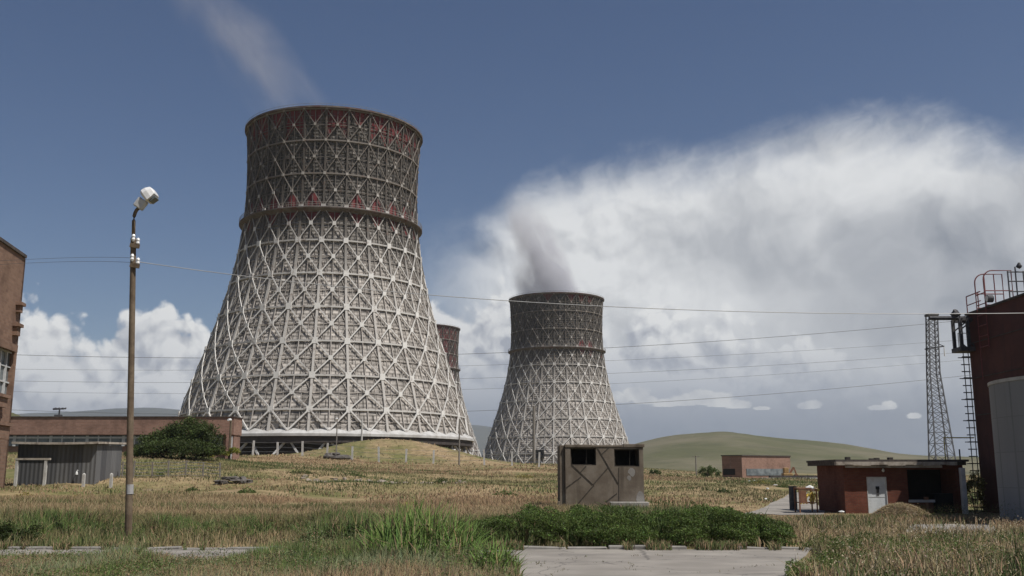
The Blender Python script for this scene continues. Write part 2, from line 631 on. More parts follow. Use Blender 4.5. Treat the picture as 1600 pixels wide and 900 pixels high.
def tank_mat():
    m, t, b = new_mat('tank_panels')
    p = objcoord()
    x, y, z = sepv(p)
    ang = N.math('ARCTAN2', y, x)
    n = t.nodes.new('ShaderNodeTexBrick')
    n.offset = 0.0
    n.inputs['Scale'].default_value = 1.0
    n.inputs['Brick Width'].default_value = 0.3
    n.inputs['Row Height'].default_value = 1.25
    n.inputs['Mortar Size'].default_value = 0.012
    n.inputs['Color1'].default_value = (0.22, 0.22, 0.22, 1)
    n.inputs['Color2'].default_value = (0.255, 0.252, 0.25, 1)
    n.inputs['Mortar'].default_value = (0.17, 0.17, 0.17, 1)
    t.links.new(vec(ang, z).s, n.inputs['Vector'])
    col = mixc(mrange(noise(p, 0.8, 6, 0.65), 0.4, 0.7, 0, 0.45), N(n.outputs['Color']), (0.22, 0.215, 0.21))
    col = mixc(mrange(noise(scalev(p, (1, 1, .08)), 2.5, 5, 0.6), 0.52, 0.75, 0, 0.4), col, (0.19, 0.18, 0.175))
    t.links.new(col.s, b.inputs['Base Color'])
    b.inputs['Roughness'].default_value = 0.75
    bump(b, noise(p, 5, 4, .6), 0.1, 0.03)
    return m


M_tank = tank_mat()


def plank_mat():
    m, t, b = new_mat('grey_corrugated_sheet')
    p = objcoord()
    x, y, z = sepv(p)
    q = x + y
    ridge = N.math('SINE', q * 20.0)
    cell = N.math('FLOOR', q * 1.05)
    wn = t.nodes.new('ShaderNodeTexWhiteNoise')
    wn.noise_dimensions = '1D'
    t.links.new(cell.s, wn.inputs['W'])
    tone = N(wn.outputs[0])
    col = mixc(tone, (0.065, 0.065, 0.068), (0.135, 0.133, 0.13))
    st = noise(scalev(p, (1, 1, 0.12)), 2.6, 6, 0.65)
    col = mixc(mrange(st, 0.45, 0.7, 0, 0.6), col, (0.075, 0.07, 0.065))
    t.links.new(col.s, b.inputs['Base Color'])
    b.inputs['Roughness'].default_value = 0.7
    bump(b, ridge, 0.5, 0.03)
    return m


M_sheet = plank_mat()

# ------------------------------------------------------------------ value noise for terrain and planting
_LAT = np.random.default_rng(5).random((256, 256))


def vnoise(x, y, s):
    x = np.asarray(x, float) / s + 1000.0
    y = np.asarray(y, float) / s + 1000.0
    xi, yi = np.floor(x).astype(int), np.floor(y).astype(int)
    fx, fy = x - xi, y - yi
    fx, fy = fx * fx * (3 - 2 * fx), fy * fy * (3 - 2 * fy)
    g = lambda a, b: _LAT[a & 255, b & 255]
    return (g(xi, yi) * (1 - fx) + g(xi + 1, yi) * fx) * (1 - fy) + (g(xi, yi + 1) * (1 - fx) + g(xi + 1, yi + 1) * fx) * fy


def fbm(x, y, s, o=4):
    r, a, t = 0, 1, 0
    for i in range(o):
        r = r + a * vnoise(np.asarray(x) + 17.3 * i, np.asarray(y) - 9.1 * i, s)
        t += a
        a *= 0.5
        s *= 0.5
    return r / t


def sstep(a, b, x):
    t = np.clip((np.asarray(x, float) - a) / (b - a), 0, 1)
    return t * t * (3 - 2 * t)


# ------------------------------------------------------------------ terrain
ctrl = []


def cz(px, Y, z):
    ctrl.append(((px - 800) / FPX, Y, z))


def cp(px, py, Y):
    q = at(px, py, Y)
    ctrl.append((q.x / Y, Y, q.z))


for px_ in (-300, 100, 500, 800, 1100, 1400, 1900):
    for Y_ in (10, 17, 24, 32):
        cz(px_, Y_, 0.0)
for px_, z_ in ((-300, .1), (100, .05), (500, .05), (800, .0), (1100, -.1), (1400, -.3), (1900, -.3)):
    cz(px_, 45, z_)
cp(300, 789, 55); cp(600, 791, 55); cp(940, 794, 53); cz(1300, 58, -.46); cz(1500, 58, -.46); cz(1200, 62, -.4)
cp(-200, 764, 75); cp(100, 766, 74); cp(300, 768, 75); cp(560, 770, 75); cp(780, 770, 75); cz(1000, 75, -.1); cz(1200, 80, -.45); cz(1500, 80, -.45)
cp(-150, 722, 105); cp(60, 722, 105); cp(300, 719, 105); cp(420, 732, 105); cp(560, 740, 105); cp(760, 745, 105); cp(1050, 752, 105); cp(1250, 760, 105); cz(1500, 105, .1)
cp(100, 712, 130); cp(355, 714, 140); cp(433, 713, 150); cp(510, 714, 150); cp(592, 723, 150); cp(677, 727, 150); cp(757, 728, 150); cp(900, 732, 150); cp(1050, 746, 150); cp(1250, 752, 150); cz(1500, 150, .8)
for px_ in (-200, 150, 400, 520, 640):
    cz(px_, 215, 4.6); cz(px_, 300, 5.2); cz(px_, 470, 5.6)
cz(760, 215, 3.9); cz(860, 215, 3.4); cp(1050, 744, 210); cp(1250, 751, 210); cz(1500, 210, .6)
cp(800, 726, 395); cp(870, 725, 395); cp(950, 727, 395); cp(1080, 738, 395); cp(1250, 744, 395); cz(1500, 395, 1.2)
for px_ in (-300, 200, 600, 900, 1200, 1600, 1900):
    cz(px_, 900, 4.0 if px_ < 1000 else 2.0); cz(px_, 2500, 2.0); cz(px_, 6500, 0.0)
_C = np.array(ctrl)
_P = np.stack([_C[:, 0] * 1.6, np.log(_C[:, 1])], 1)


def _phi(r):
    return r ** 1.5


_K = _phi(np.linalg.norm(_P[:, None] - _P[None], axis=2)) + np.eye(len(_P)) * 1e-3
_A = np.block([[_K, np.c_[np.ones(len(_P)), _P]], [np.c_[np.ones(len(_P)), _P].T, np.zeros((3, 3))]])
_W = np.linalg.solve(_A, np.r_[_C[:, 2], 0, 0, 0])
MOUND = at(618, 712, 172)


def ground(x, y, rough=True):
    x = np.asarray(x, float)
    y = np.asarray(y, float)
    shp = np.broadcast(x, y).shape
    x = np.broadcast_to(x, shp).ravel()
    y = np.broadcast_to(y, shp).ravel()
    d = np.hypot(x, y)
    yy = np.clip(y, np.maximum(9.0, d * 0.55), None)
    yy = np.minimum(yy, 6500)
    b = np.clip(x / yy, -0.85, 0.85)
    q = np.stack([b * 1.6, np.log(yy)], 1)
    r = np.linalg.norm(q[:, None] - _P[None], axis=2)
    z = _phi(r) @ _W[:len(_P)] + _W[-3] + q @ _W[-2:]
    z = z * sstep(20, 40, d)
    front = sstep(-10, 30, y)
    z = z * front
    # the grassy mound in front of the large tower
    z = z + 3.7 * np.exp(-np.abs((x - MOUND.x) / 13.5) ** 2.3 - ((y - 172) / 9.5) ** 2)
    if rough:
        far = sstep(27, 60, d)
        wild = sstep(58, 75, d) * sstep(14, 4, x) * sstep(170, 120, d)
        z = z + far * (1 + .7 * wild) * ((fbm(x, y, 9.0, 4) - 0.5) * 0.6 + (fbm(x + 50, y, 30.0, 3) - 0.5) * 0.8)
        # low earth bank crossing the meadow on the left
        bank = sstep(10, -4, x) * sstep(74, 79, y + 3 * fbm(x, y, 12, 2)) * sstep(108, 88, y)
        z = z + bank * (0.25 + 0.7 * (fbm(x, y * 1.5, 6.0, 3) - 0.4))
        # flat where buildings and paving sit
        for cx, cy, rx, ry, zz in FLATS:
            k = sstep(1.45, 1.0, np.maximum(np.abs(x - cx) / rx, np.abs(y - cy) / ry))
            z = z * (1 - k) + zz * k
    return z.reshape(shp)


FLATS = [(23.5, 60.5, 5.5, 4.5, -0.46), (20.0, 36.0, 8.0, 5.5, 0.0), (4.8, 54.5, 3.2, 2.6, 0.0)]


def gz(x, y):
    return float(ground(np.array([x]), np.array([y]))[0])


def ground_mat():
    m, t, b = new_mat('meadow_soil')
    g = t.nodes.new('ShaderNodeNewGeometry')
    p = N(g.outputs['Position'])
    x, y, z = sepv(p)
    n1 = noise(p, 0.12, 7, 0.62)
    n2 = noise(p, 0.035, 6, 0.6)
    n3 = noise(p, 1.1, 6, 0.65)
    dry = mixc(mrange(n3, 0.35, 0.65), (0.20, 0.145, 0.08), (0.32, 0.235, 0.135))
    grn = mixc(mrange(n3, 0.35, 0.65), (0.10, 0.105, 0.038), (0.17, 0.155, 0.065))
    col = mixc(mrange(n1 * 0.6 + n2 * 0.4, 0.42, 0.58), dry, grn)
    soil = mrange(noise(p, 0.4, 5, 0.6), 0.62, 0.72, 0, 0.7)
    col = mixc(soil, col, (0.22, 0.165, 0.12))
    t.links.new(col.s, b.inputs['Base Color'])
    b.inputs['Roughness'].default_value = 0.95
    b.inputs['Specular IOR Level'].default_value = 0.1
    bump(b, n3, 0.6, 0.12)
    return m


M_ground = ground_mat()
th = np.concatenate([np.linspace(-180, -50, 40, endpoint=False), np.linspace(-50, -33, 20, endpoint=False), np.linspace(-33, 33, 300, endpoint=False),
                     np.linspace(33, 50, 20, endpoint=False), np.linspace(50, 180, 40, endpoint=False)])
rr = np.concatenate([[0.0], np.linspace(3, 30, 28, endpoint=False), np.geomspace(30, 260, 190, endpoint=False), np.geomspace(260, 6500, 60)])
TH, RR = np.meshgrid(np.radians(th), rr)
gx, gy = RR * np.sin(TH), RR * np.cos(TH)
gzv = np.concatenate([ground(gx[i:i + 20], gy[i:i + 20]) for i in range(0, len(rr), 20)])
nt, nr = len(th), len(rr)
ii, jj = np.meshgrid(np.arange(nr - 1), np.arange(nt), indexing='ij')
j2 = (jj + 1) % nt
F = np.stack([ii * nt + jj, (ii + 1) * nt + jj, (ii + 1) * nt + j2, ii * nt + j2], -1).reshape(-1, 4)
g_ob = np_mesh('ground', np.stack([gx, gy, gzv], -1).reshape(-1, 3), F[:, ::-1], M_ground, smooth=True)
tag(g_ob, kind='structure')


def flat_sheet(name, pts, mat, dz=0.006, follow=False, label=None):
    bm = bmesh.new()
    vs = [bm.verts.new((x, y, 0)) for x, y in pts]
    bm.faces.new(vs)
    bmesh.ops.triangulate(bm, faces=bm.faces)
    if follow:
        for _ in range(5):
            bmesh.ops.subdivide_edges(bm, edges=[e for e in bm.edges if e.calc_length() > 1.0], cuts=1)
            bmesh.ops.triangulate(bm, faces=bm.faces)
    for v in bm.verts:
        v.co.z = (gz(v.co.x, v.co.y) if follow else 0.0) + dz
    bmesh.ops.recalc_face_normals(bm, faces=bm.faces)
    if sum(f.normal.z for f in bm.faces) < 0:
        bmesh.ops.reverse_faces(bm, faces=bm.faces)
    me = bpy.data.meshes.new(name)
    bm.to_mesh(me)
    bm.free()
    me.materials.append(mat)
    o = bpy.data.objects.new(name, me)
    COL.objects.link(o)
    return tag(o, kind='structure')


def pave_mat():
    m, t, b = new_mat('worn_paving')
    p = objcoord()
    n1 = noise(p, 0.5, 7, 0.65)
    n2 = noise(p, 4.0, 6, 0.7)
    col = mixc(mrange(n1, 0.35, 0.65), (0.20, 0.178, 0.15), (0.30, 0.27, 0.23))
    col = mixc(mrange(n2, 0.4, 0.7, 0, 0.5), col, (0.17, 0.155, 0.135))
    st = noise(scalev(p, (0.25, 1.0, 1.0)), 0.9, 6, 0.7, 0.8)
    col = mixc(mrange(st, 0.5, 0.64, 0, 0.6), col, (0.125, 0.115, 0.10))
    cr = voro(vec(*[a + (noise(p, 1.5, 4, 0.6) - 0.5) * 0.9 for a in sepv(p)]), 0.33, 0, 0.5, 'DISTANCE_TO_EDGE')
    col = mixc(mrange(cr, 0.0, 0.012, 0.8, 0.0), col, (0.09, 0.08, 0.07))
    N.tree.links.new(col.s, b.inputs['Base Color'])
    b.inputs['Roughness'].default_value = 0.9
    bump(b, n2, 0.3, 0.02)
    return m


M_pave = pave_mat()
PAVE = [(-30, 23.75), (6.9, 23.75), (6.3, 22.0), (5.3, 19.5), (4.55, 17.2), (3.9, 14), (3.0, 4), (0.0, 4), (0.1, 16.2), (-0.35, 17.6), (-0.75, 19.3), (-1.7, 20.4), (-4.6, 21.2), (-5.2, 20.6), (-6.8, 20.6), (-7.2, 21.9), (-30, 22.4)]
flat_sheet('pavement', PAVE, M_pave, 0.006)
# path running up to the red hut, and the small paved yard by the tank
PATH = []
for px, py in ((1150, 806), (1205, 790), (1236, 779), (1262, 779), (1290, 796), (1285, 810), (1220, 812)):
    d = raydir(px, py)
    t_ = (-0.42 - CAM_Z) / d.z
    PATH.append((d.x * t_, d.y * t_))
flat_sheet('path', PATH, M_pave, 0.02, follow=True)
YARD = []
for px, py in ((1412, 832), (1424, 820), (1480, 819), (1550, 819), (1560, 834), (1490, 835)):
    d = raydir(px, py)
    t_ = (0.0 - CAM_Z) / d.z
    YARD.append((d.x * t_, d.y * t_))
flat_sheet('yard_paving', YARD, M_conc, 0.012)
# kerb stones along the far side of the pavement
kb = MB()
x = -30.0
kr = random.Random(3)
while x < 6.7:
    L = kr.uniform(0.9, 1.1)
    if kr.random() > (0.14 if x > -1.5 else .35):
        q0, q1, yk = 0.075 + kr.uniform(-.045, .02), 0.075 + kr.uniform(-.045, .02), 23.76 + kr.uniform(-.03, .03)
        kb.add([(x + .015, yk, -.05), (x + L - .02, yk + kr.uniform(-.03, .03), -.05), (x + L - .02, yk + .19, -.05), (x + .015, yk + .19, -.05),
                (x + .015, yk, q0), (x + L - .02, yk + kr.uniform(-.02, .02), q1), (x + L - .02, yk + .19, q1), (x + .015, yk + .19, q0)],
               [(0, 3, 2, 1), (4, 5, 6, 7), (0, 1, 5, 4), (1, 2, 6, 5), (2, 3, 7, 6), (3, 0, 4, 7)])
    x += L
tag(kb.build('kerb', M_conc, bevel=0.02), kind='structure')


# ------------------------------------------------------------------ hills
def hill_mat():
    m, t, b = new_mat('hill_grass')
    p = objcoord()
    n1 = noise(p, 0.006, 8, 0.62)
    n2 = noise(scalev(p, (1, 1, 4)), 0.03, 6, 0.65)
    col = mixc(mrange(n1, 0.38, 0.62), (0.088, 0.09, 0.046), (0.145, 0.13, 0.085))
    col = mixc(mrange(n2, 0.45, 0.7, 0, 0.6), col, (0.075, 0.075, 0.045))
    t.links.new(col.s, b.inputs['Base Color'])
    b.inputs['Roughness'].default_value = 0.95
    b.inputs['Specular IOR Level'].default_value = 0.05
    bump(b, n2, 0.5, 3.0)
    return m


M_hill = hill_mat()


def ridge(name, pix, Y0, Yr, Y1, mat, rough, nb=160, ns=34):
    px = np.array([p[0] for p in pix], float)
    zr = np.array([at(p[0], p[1], Yr).z for p in pix])
    B = np.linspace(px[0], px[-1], nb)
    Z = np.interp(B, px, zr)
    for _ in range(3):
        Z = np.convolve(np.pad(Z, 2, mode='edge'), np.ones(5) / 5, 'valid')
    bear = (B - 800) / FPX
    S = np.linspace(0, 1, ns)
    Ys = np.where(S < 0.62, Y0 + (Yr - Y0) * S / 0.62, Yr + (Y1 - Yr) * (S - 0.62) / 0.38)
    prof = np.where(S < 0.62, np.sin(S / 0.62 * math.pi / 2) ** 1.35, np.cos((S - 0.62) / 0.38 * math.pi / 2) ** 1.2)
    edge = sstep(0, 0.08, np.linspace(0, 1, nb)) * sstep(1, 0.92, np.linspace(0, 1, nb))
    YY, BB = np.meshgrid(Ys, bear, indexing='ij')
    XX = BB * YY
    ZZ = (prof[:, None] * (Z * edge)[None, :]) - 2.0
    ZZ = ZZ + prof[:, None] * (fbm(XX, YY, rough * 14, 5) - 0.5) * rough
    V = np.stack([XX, YY, ZZ], -1).reshape(-1, 3)
    i, j = np.meshgrid(np.arange(ns - 1), np.arange(nb - 1), indexing='ij')
    F = np.stack([i * nb + j, i * nb + j + 1, (i + 1) * nb + j + 1, (i + 1) * nb + j], -1).reshape(-1, 4)
    return tag(np_mesh(name, V, F, mat, smooth=True), kind='structure')


ridge('hill', [(820, 738), (900, 722), (960, 703), (1000, 690), (1040, 681), (1090, 677), (1128, 674), (1160, 677), (1200, 684), (1250, 687), (1300, 691), (1340, 699),
               (1400, 708), (1470, 711), (1600, 713), (1800, 716), (2100, 735)], 620, 1100, 1700, M_hill, 7.0)
M_mtn = mottled('mountain_scrub', (0.035, 0.042, 0.04), (0.055, 0.058, 0.05), 0.002, bmp=0)
ridge('distant_mountain', [(-900, 690), (-400, 665), (-100, 655), (40, 648), (120, 646), (190, 638), (240, 636), (300, 641), (420, 650), (560, 655), (680, 660), (760, 668), (860, 684), (980, 700), (1150, 715), (1400, 728)],
      4300, 5400, 6400, M_mtn, 60.0)
ridge('near_hill', [(-420, 640), (-150, 618), (0, 628), (35, 634), (62, 650), (90, 672), (140, 700)], 230, 300, 380, M_hill, 2.0, 60, 24)

# ------------------------------------------------------------------ cooling towers
TD = 252.0                                  # distance to the axis of the large tower
limbs = [(205, 385.5, 660), (250, 386.0, 658.5), (335, 386.5, 654.5), (408, 370.5, 662), (489, 348, 679), (553, 323, 699), (642, 291, 730), (676, 277.5, 741.5)]
prof_z, prof_r, prof_x = [], [], []
for py, xl, xr in limbs:
    a, b = at(xl, py, TD), at(xr, py, TD)
    t_ = (b.x - a.x) / 2 / TD
    prof_z.append(a.z)
    prof_r.append(TD * t_ / math.sqrt(1 + t_ * t_) - 0.5)
    prof_x.append((a.x + b.x) / 2)
TX = sum(prof_x) / len(prof_x)
order = np.argsort(prof_z)
PZ, PR = np.array(prof_z)[order], np.array(prof_r)[order]


def t_rad(z):
    # smooth monotone interpolation of the measured outline
    c = np.polyfit(PZ, PR, 4)
    return float(np.polyval(c, z))


NSEG = 26
LEV = []
for py in (169, 218, 270, 322, 374, 425.5, 478, 531.5, 585.5, 639, 677):
    z = 40.0
    for _ in range(12):
        z = at(520, py, TD - t_rad(z)).z
    LEV.append(z)
TOPZ, RIMZ = LEV[0], LEV[-1]
TBASE = 4.6
PHI0 = math.radians(-90) + 0.085            # a column just right of the line of sight
DPH = 2 * math.pi / NSEG


def tp(i, z, dr=0.0, r=None):
    a = PHI0 + i * DPH
    r = (t_rad(z) if r is None else r) + dr
    return Vector((r * math.cos(a), r * math.sin(a), z - TBASE))


def shell_mat(name, lower, upper, seam):
    m, t, b = new_mat(name)
    p = objcoord()
    x, y, z = sepv(p)
    ang = N.math('ARCTAN2', y, x)
    n = t.nodes.new('ShaderNodeTexBrick')
    n.inputs['Scale'].default_value = 1.0
    n.inputs['Brick Width'].default_value = DPH / 4
    n.inputs['Row Height'].default_value = (LEV[4] - LEV[5]) / 5
    n.inputs['Mortar Size'].default_value = 0.006
    n.inputs['Mortar Smooth'].default_value = 0.3
    n.inputs['Color1'].default_value = (0.62, 0.62, 0.62, 1)
    n.inputs['Color2'].default_value = (1.0, 1.0, 1.0, 1)
    n.inputs['Mortar'].default_value = (0.3, 0.3, 0.3, 1)
    t.links.new(vec(ang, z).s, n.inputs['Vector'])
    wob = noise(p, 0.09, 6, 0.65)
    k = mrange(z + (wob - 0.5) * 16, LEV[6] - TBASE, LEV[2] - TBASE)
    base = mixc(k, lower, upper)
    st = noise(scalev(p, (1, 1, 0.12)), 0.55, 6, 0.65)
    base = mixc(mrange(st, 0.42, 0.7, 0, 0.6), base, tuple(c * 0.5 for c in upper))
    pale = noise(p, 0.7, 5, 0.6)
    base = mixc(mrange(pale, 0.52, 0.72, 0, 0.55), base, tuple(min(1, c * 1.5) for c in lower))
    mul = t.nodes.new('ShaderNodeMix')
    mul.data_type = 'RGBA'
    mul.blend_type = 'MULTIPLY'
    mul.inputs[0].default_value = 1.0
    t.links.new(base.s, mul.inputs[6])
    t.links.new(n.outputs['Color'], mul.inputs[7])
    t.links.new(mul.outputs[2], b.inputs['Base Color'])
    b.inputs['Roughness'].default_value = 0.9
    b.inputs['Specular IOR Level'].default_value = 0.15
    hgt = N.math('SINE', z * (2 * math.pi / 0.9))
    bump(b, hgt + noise(p, 1.5, 5, 0.6) * 2.0, 0.55, 0.12)
    return m


def member_mat(name, lower, upper, z0, z1):
    m, t, b = new_mat(name)
    p = objcoord()
    x, y, z = sepv(p)
    w = noise(p, 0.12, 6, 0.65)
    col = mixc(mrange(z + (w - 0.5) * 14, z0 - TBASE, z1 - TBASE), lower, upper)
    r = noise(p, 0.8, 6, 0.65)
    col = mixc(mrange(r, 0.52, 0.68, 0, 0.65), col, (0.15, 0.10, 0.075))
    t.links.new(col.s, b.inputs['Base Color'])
    b.inputs['Roughness'].default_value = 0.75
    b.inputs['Specular IOR Level'].default_value = 0.2
    return m


M_shell = shell_mat('tower_cladding', (0.46, 0.42, 0.375), (0.115, 0.106, 0.093), None)
M_shell_far = shell_mat('tower_cladding_rust', (0.17, 0.13, 0.11), (0.075, 0.045, 0.04), None)
M_redpanel = mottled('red_marking_paint', (0.125, 0.025, 0.027), (0.165, 0.037, 0.037), 0.35, stain=(0.3, (0.085, 0.05, 0.043), 0.85), lo=0.3, hi=0.7, bmp=0.1)
M_memb = member_mat('tower_steel', (0.54, 0.52, 0.485), (0.165, 0.145, 0.125), LEV[5], LEV[2])
M_guss = member_mat('tower_gusset_lit', (0.70, 0.68, 0.64), (0.27, 0.245, 0.215), LEV[5], LEV[1])  # whiter than the braces: light caught by the proud plates, put into the colour
M_col = member_mat('tower_column_steel', (0.42, 0.395, 0.36), (0.085, 0.075, 0.064), LEV[6], LEV[3])
M_purlin = member_mat('tower_purlin_steel', (0.40, 0.365, 0.325), (0.13, 0.115, 0.10), LEV[6], LEV[3])
M_skirt = mottled('tower_skirt_white', (0.36, 0.35, 0.33), (0.48, 0.47, 0.45), 0.5, streaks=(1.2, (0.32, 0.30, 0.27), 0.5))
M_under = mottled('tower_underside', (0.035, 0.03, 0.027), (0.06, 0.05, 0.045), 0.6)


def tower_shell(parent, red_fn, mat, redmat, name='shell_cladding'):
    mb = MB()
    o = ORIGIN[parent]
    dr = -0.62
    for k in range(len(LEV) - 1):
        z0, z1 = LEV[k], LEV[k + 1]
        zm = (z0 + z1) / 2
        for i in range(NSEG):
            A, B, C, D = tp(i, z0, dr), tp(i + 1, z0, dr), tp(i + 1, z1, dr), tp(i, z1, dr)
            Mx = tp(i + 0.5, zm, dr)
            L_, R_ = tp(i, zm, dr), tp(i + 1, zm, dr)
            T_, U_ = tp(i + .5, z0, dr), tp(i + .5, z1, dr)
            for nm, tri in (('t', (A, T_, Mx)), ('t', (T_, B, Mx)), ('r', (B, R_, Mx)), ('r', (R_, C, Mx)), ('b', (C, U_, Mx)), ('b', (U_, D, Mx)), ('l', (D, L_, Mx)), ('l', (L_, A, Mx))):
                mb.add([o + q for q in tri], [(0, 1, 2)], 1 if red_fn(i % NSEG, k, nm) else 0)
    return mb.build(name, [mat, redmat], parent)


def build_tower(loc, label, red_fn):
    root = thing('cooling_tower', loc, label, 'cooling tower', 'steel lattice cooling towers')
    o = ORIGIN[root]
    W = lambda i, z, dr=0.0, r=None: o + tp(i, z, dr, r)
    rad = lambda i: Vector((math.cos(PHI0 + i * DPH), math.sin(PHI0 + i * DPH), 0))
    tower_shell(root, red_fn, M_shell, M_redpanel)
    # columns: box girders following the outline at each node line
    for i in range(NSEG):
        mb = MB()
        zz = []
        for k in range(len(LEV) - 1):
            zz += [LEV[k], (LEV[k] + LEV[k + 1]) / 2]
        zz.append(RIMZ)
        for a, b in zip(zz[:-1], zz[1:]):
            mb.beam(W(i, a, -0.35), W(i, b, -0.35), 0.55 if b < LEV[3] else 0.42, 0.45, rad(i), cap=False)
        mb.build('column', M_col, root)
    # ring girders
    for k, z in enumerate(LEV[:-1]):
        mb = MB()
        for i in range(NSEG):
            mb.beam(W(i, z, -0.1), W(i + 1, z, -0.1), 0.36, 0.36, (0, 0, 1))
        mb.build('ring_girder', M_memb, root)
    # crossed braces of each storey, with their gusset plates
    for k in range(len(LEV) - 1):
        z0, z1 = LEV[k], LEV[k + 1]
        zm = (z0 + z1) / 2
        last = k == len(LEV) - 2
        mb, pu = MB(), MB()
        gp = mb
        w = 0.18 + 0.10 * min(1, max(0, (k - 2) / 5))
        for i in range(NSEG):
            n = rad(i + .5)
            m_ = W(i + .5, zm, 0.02)
            if last:
                feet = W(i + .5, z1 + 0.6, 0.15)
                mb.beam(W(i, z0), feet, w * 1.15, 0.4, n)
                mb.beam(W(i + 1, z0), feet, w * 1.15, 0.4, n)
            else:
                for q in (W(i, z0), W(i + 1, z0), W(i, z1), W(i + 1, z1)):
                    mb.beam(q, m_, w, 0.2, n, cap=False)
                s = (0.6 + 0.25 * min(1, k / 6)) * (1.0 if k > 2 else 0.85)
                t1 = Vector((-n.y, n.x, 0))
                gp.beam(m_ - Vector((0, 0, s * .62)) + n * .05, m_ + Vector((0, 0, s * .62)) + n * .05, s * 1.15, 0.22, n, m=1)
            s2 = (0.85 + 0.45 * min(1, k / 6)) * (1.0 if k > 2 else 0.62)
            n0 = rad(i)
            c = W(i, z0, 0.08)
            gp.beam(c - Vector((0, 0, s2 * .55)), c + Vector((0, 0, s2 * .55)), s2, 0.3, n0, m=1)
            # light intermediate rails and posts between cladding and lattice
            nrow = 5 if not last else 3
            for j in range(1, nrow):
                z = z0 + (z1 - z0) * j / nrow
                pu.beam(W(i, z, -0.54), W(i + 1, z, -0.54), 0.10, 0.14, (0, 0, 1), cap=False)
            pu.beam(W(i, zm, -0.3), W(i + 1, zm, -0.3), 0.16, 0.16, (0, 0, 1), cap=False)
            pu.beam(W(i + .5, z0, -0.3), W(i + .5, z1, -0.3), 0.18, 0.18, n, cap=False)
            for fq in (.25, .75):
                pu.beam(W(i + fq, z0, -0.53), W(i + fq, z1, -0.53), 0.10, 0.10, rad(i + fq), cap=False)
            # short raking struts to the column backs
            for fa, za, zb in ((0.25, z0, zm), (0.75, z0, zm), (0.25, z1, zm), (0.75, z1, zm)):
                pu.beam(W(i + (0 if fa < .5 else 1), zb, -0.4), W(i + fa, za, -0.5), 0.12, 0.12, rad(i + fa), cap=False)
        mb.build('cross_bracing', [M_memb, M_guss], root)
        pu.build('cladding_rails', M_purlin, root)
    # gallery round the waist
    zb = LEV[3]
    r = t_rad(zb)
    ga = MB()
    ga.lathe([(r - 0.8, zb - TBASE - 0.25), (r + 1.1, zb - TBASE - 0.25), (r + 1.1, zb - TBASE - 0.5), (r - 0.2, zb - TBASE - 1.3), (r - 0.8, zb - TBASE - 1.3)], o, 104, closed=True)
    g = ga.build('gallery', member_gallery, root)
    rl = MB()
    for hh in (0.55, 1.1):
        rl.lathe([(r + 1.0, zb - TBASE + hh - .3), (r + 1.06, zb - TBASE + hh - .3), (r + 1.06, zb - TBASE + hh - .22), (r + 1.0, zb - TBASE + hh - .22)], o, 104, closed=True)
    for i in range(104):
        a = PHI0 + i * 2 * math.pi / 104
        q = o + Vector(((r + 1.03) * math.cos(a), (r + 1.03) * math.sin(a), zb - TBASE - 0.25))
        rl.beam(q, q + Vector((0, 0, 1.1)), .07, .07)
    rl.build('gallery_railing', M_memb, g)
    # crown: top walkway with rail
    r = t_rad(TOPZ)
    z = TOPZ - TBASE
    cr = MB()
    cr.lathe([(r - 1.6, z + 0.1), (r + 0.55, z + 0.15), (r + 0.55, z + 0.55), (r - 1.6, z + 0.62)], o, 104, closed=True)
    c = cr.build('crown_walkway', member_gallery, root)
    rl = MB()
    for hh in (0.5,):
        rl.lathe([(r + 0.42, z + hh + .58), (r + 0.48, z + hh + .58), (r + 0.48, z + hh + .64), (r + 0.42, z + hh + .64)], o, 104, closed=True)
    for i in range(104):
        a = PHI0 + i * 2 * math.pi / 104
        q = o + Vector(((r + .45) * math.cos(a), (r + .45) * math.sin(a), z + 0.55))
        rl.beam(q, q + Vector((0, 0, .52)), .05, .05)
    rl.build('crown_railing', M_galv, c)
    # white skirt with raised points where the bottom braces land
    r = t_rad(RIMZ)
    sk = MB()
    n2 = NSEG * 8
    for j in range(n2):
        q = []
        for jj_ in (j, j + 1):
            f = jj_ / 8.0
            d = abs((f % 1.0) - 0.5) * 2
            h = 0.6 + 0.8 * (1 - d) ** 1.2
            q.append((f, h))
        (fa, ha), (fb, hb) = q
        ins = lambda h: -0.5 - 0.18 * h
        vs = [W(fa, RIMZ, 0.75, r), W(fb, RIMZ, 0.75, r), W(fb, RIMZ + hb, ins(hb), r), W(fa, RIMZ + ha, ins(ha), r)]
        sk.add(vs, [(0, 1, 2, 3)])
        sk.add([W(fa, RIMZ, 0.75, r), W(fb, RIMZ, 0.75, r), W(fb, RIMZ - .55, 0.75, r), W(fa, RIMZ - .55, 0.75, r)], [(0, 1, 2, 3)])
        sk.add([W(fa, RIMZ - .55, 0.75, r), W(fb, RIMZ - .55, 0.75, r), W(fb, RIMZ - .55, -0.9, r), W(fa, RIMZ - .55, -0.9, r)], [(0, 1, 2, 3)])
    sk.build('skirt', M_skirt, root)
    # dark lower rim and packing inside, then the inclined legs
    zr = RIMZ - TBASE
    ur = MB()
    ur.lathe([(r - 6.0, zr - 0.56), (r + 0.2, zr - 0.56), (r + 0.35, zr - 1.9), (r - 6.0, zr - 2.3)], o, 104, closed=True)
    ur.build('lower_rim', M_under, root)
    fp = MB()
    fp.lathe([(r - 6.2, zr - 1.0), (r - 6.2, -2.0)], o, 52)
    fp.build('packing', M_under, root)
    for i in range(NSEG):
        lg = MB()
        f = W(i, TBASE - 1.0, 1.4, r)
        for s in (-0.42, 0.42):
            lg.beam(f, W(i + s, RIMZ - 1.9, -0.9, r), 0.42, 0.42, rad(i))
        lg.box(f - Vector((.8, .8, 0.2)), f + Vector((.8, .8, .5)))
        lg.build('support_leg', M_skirt, root)
    return root


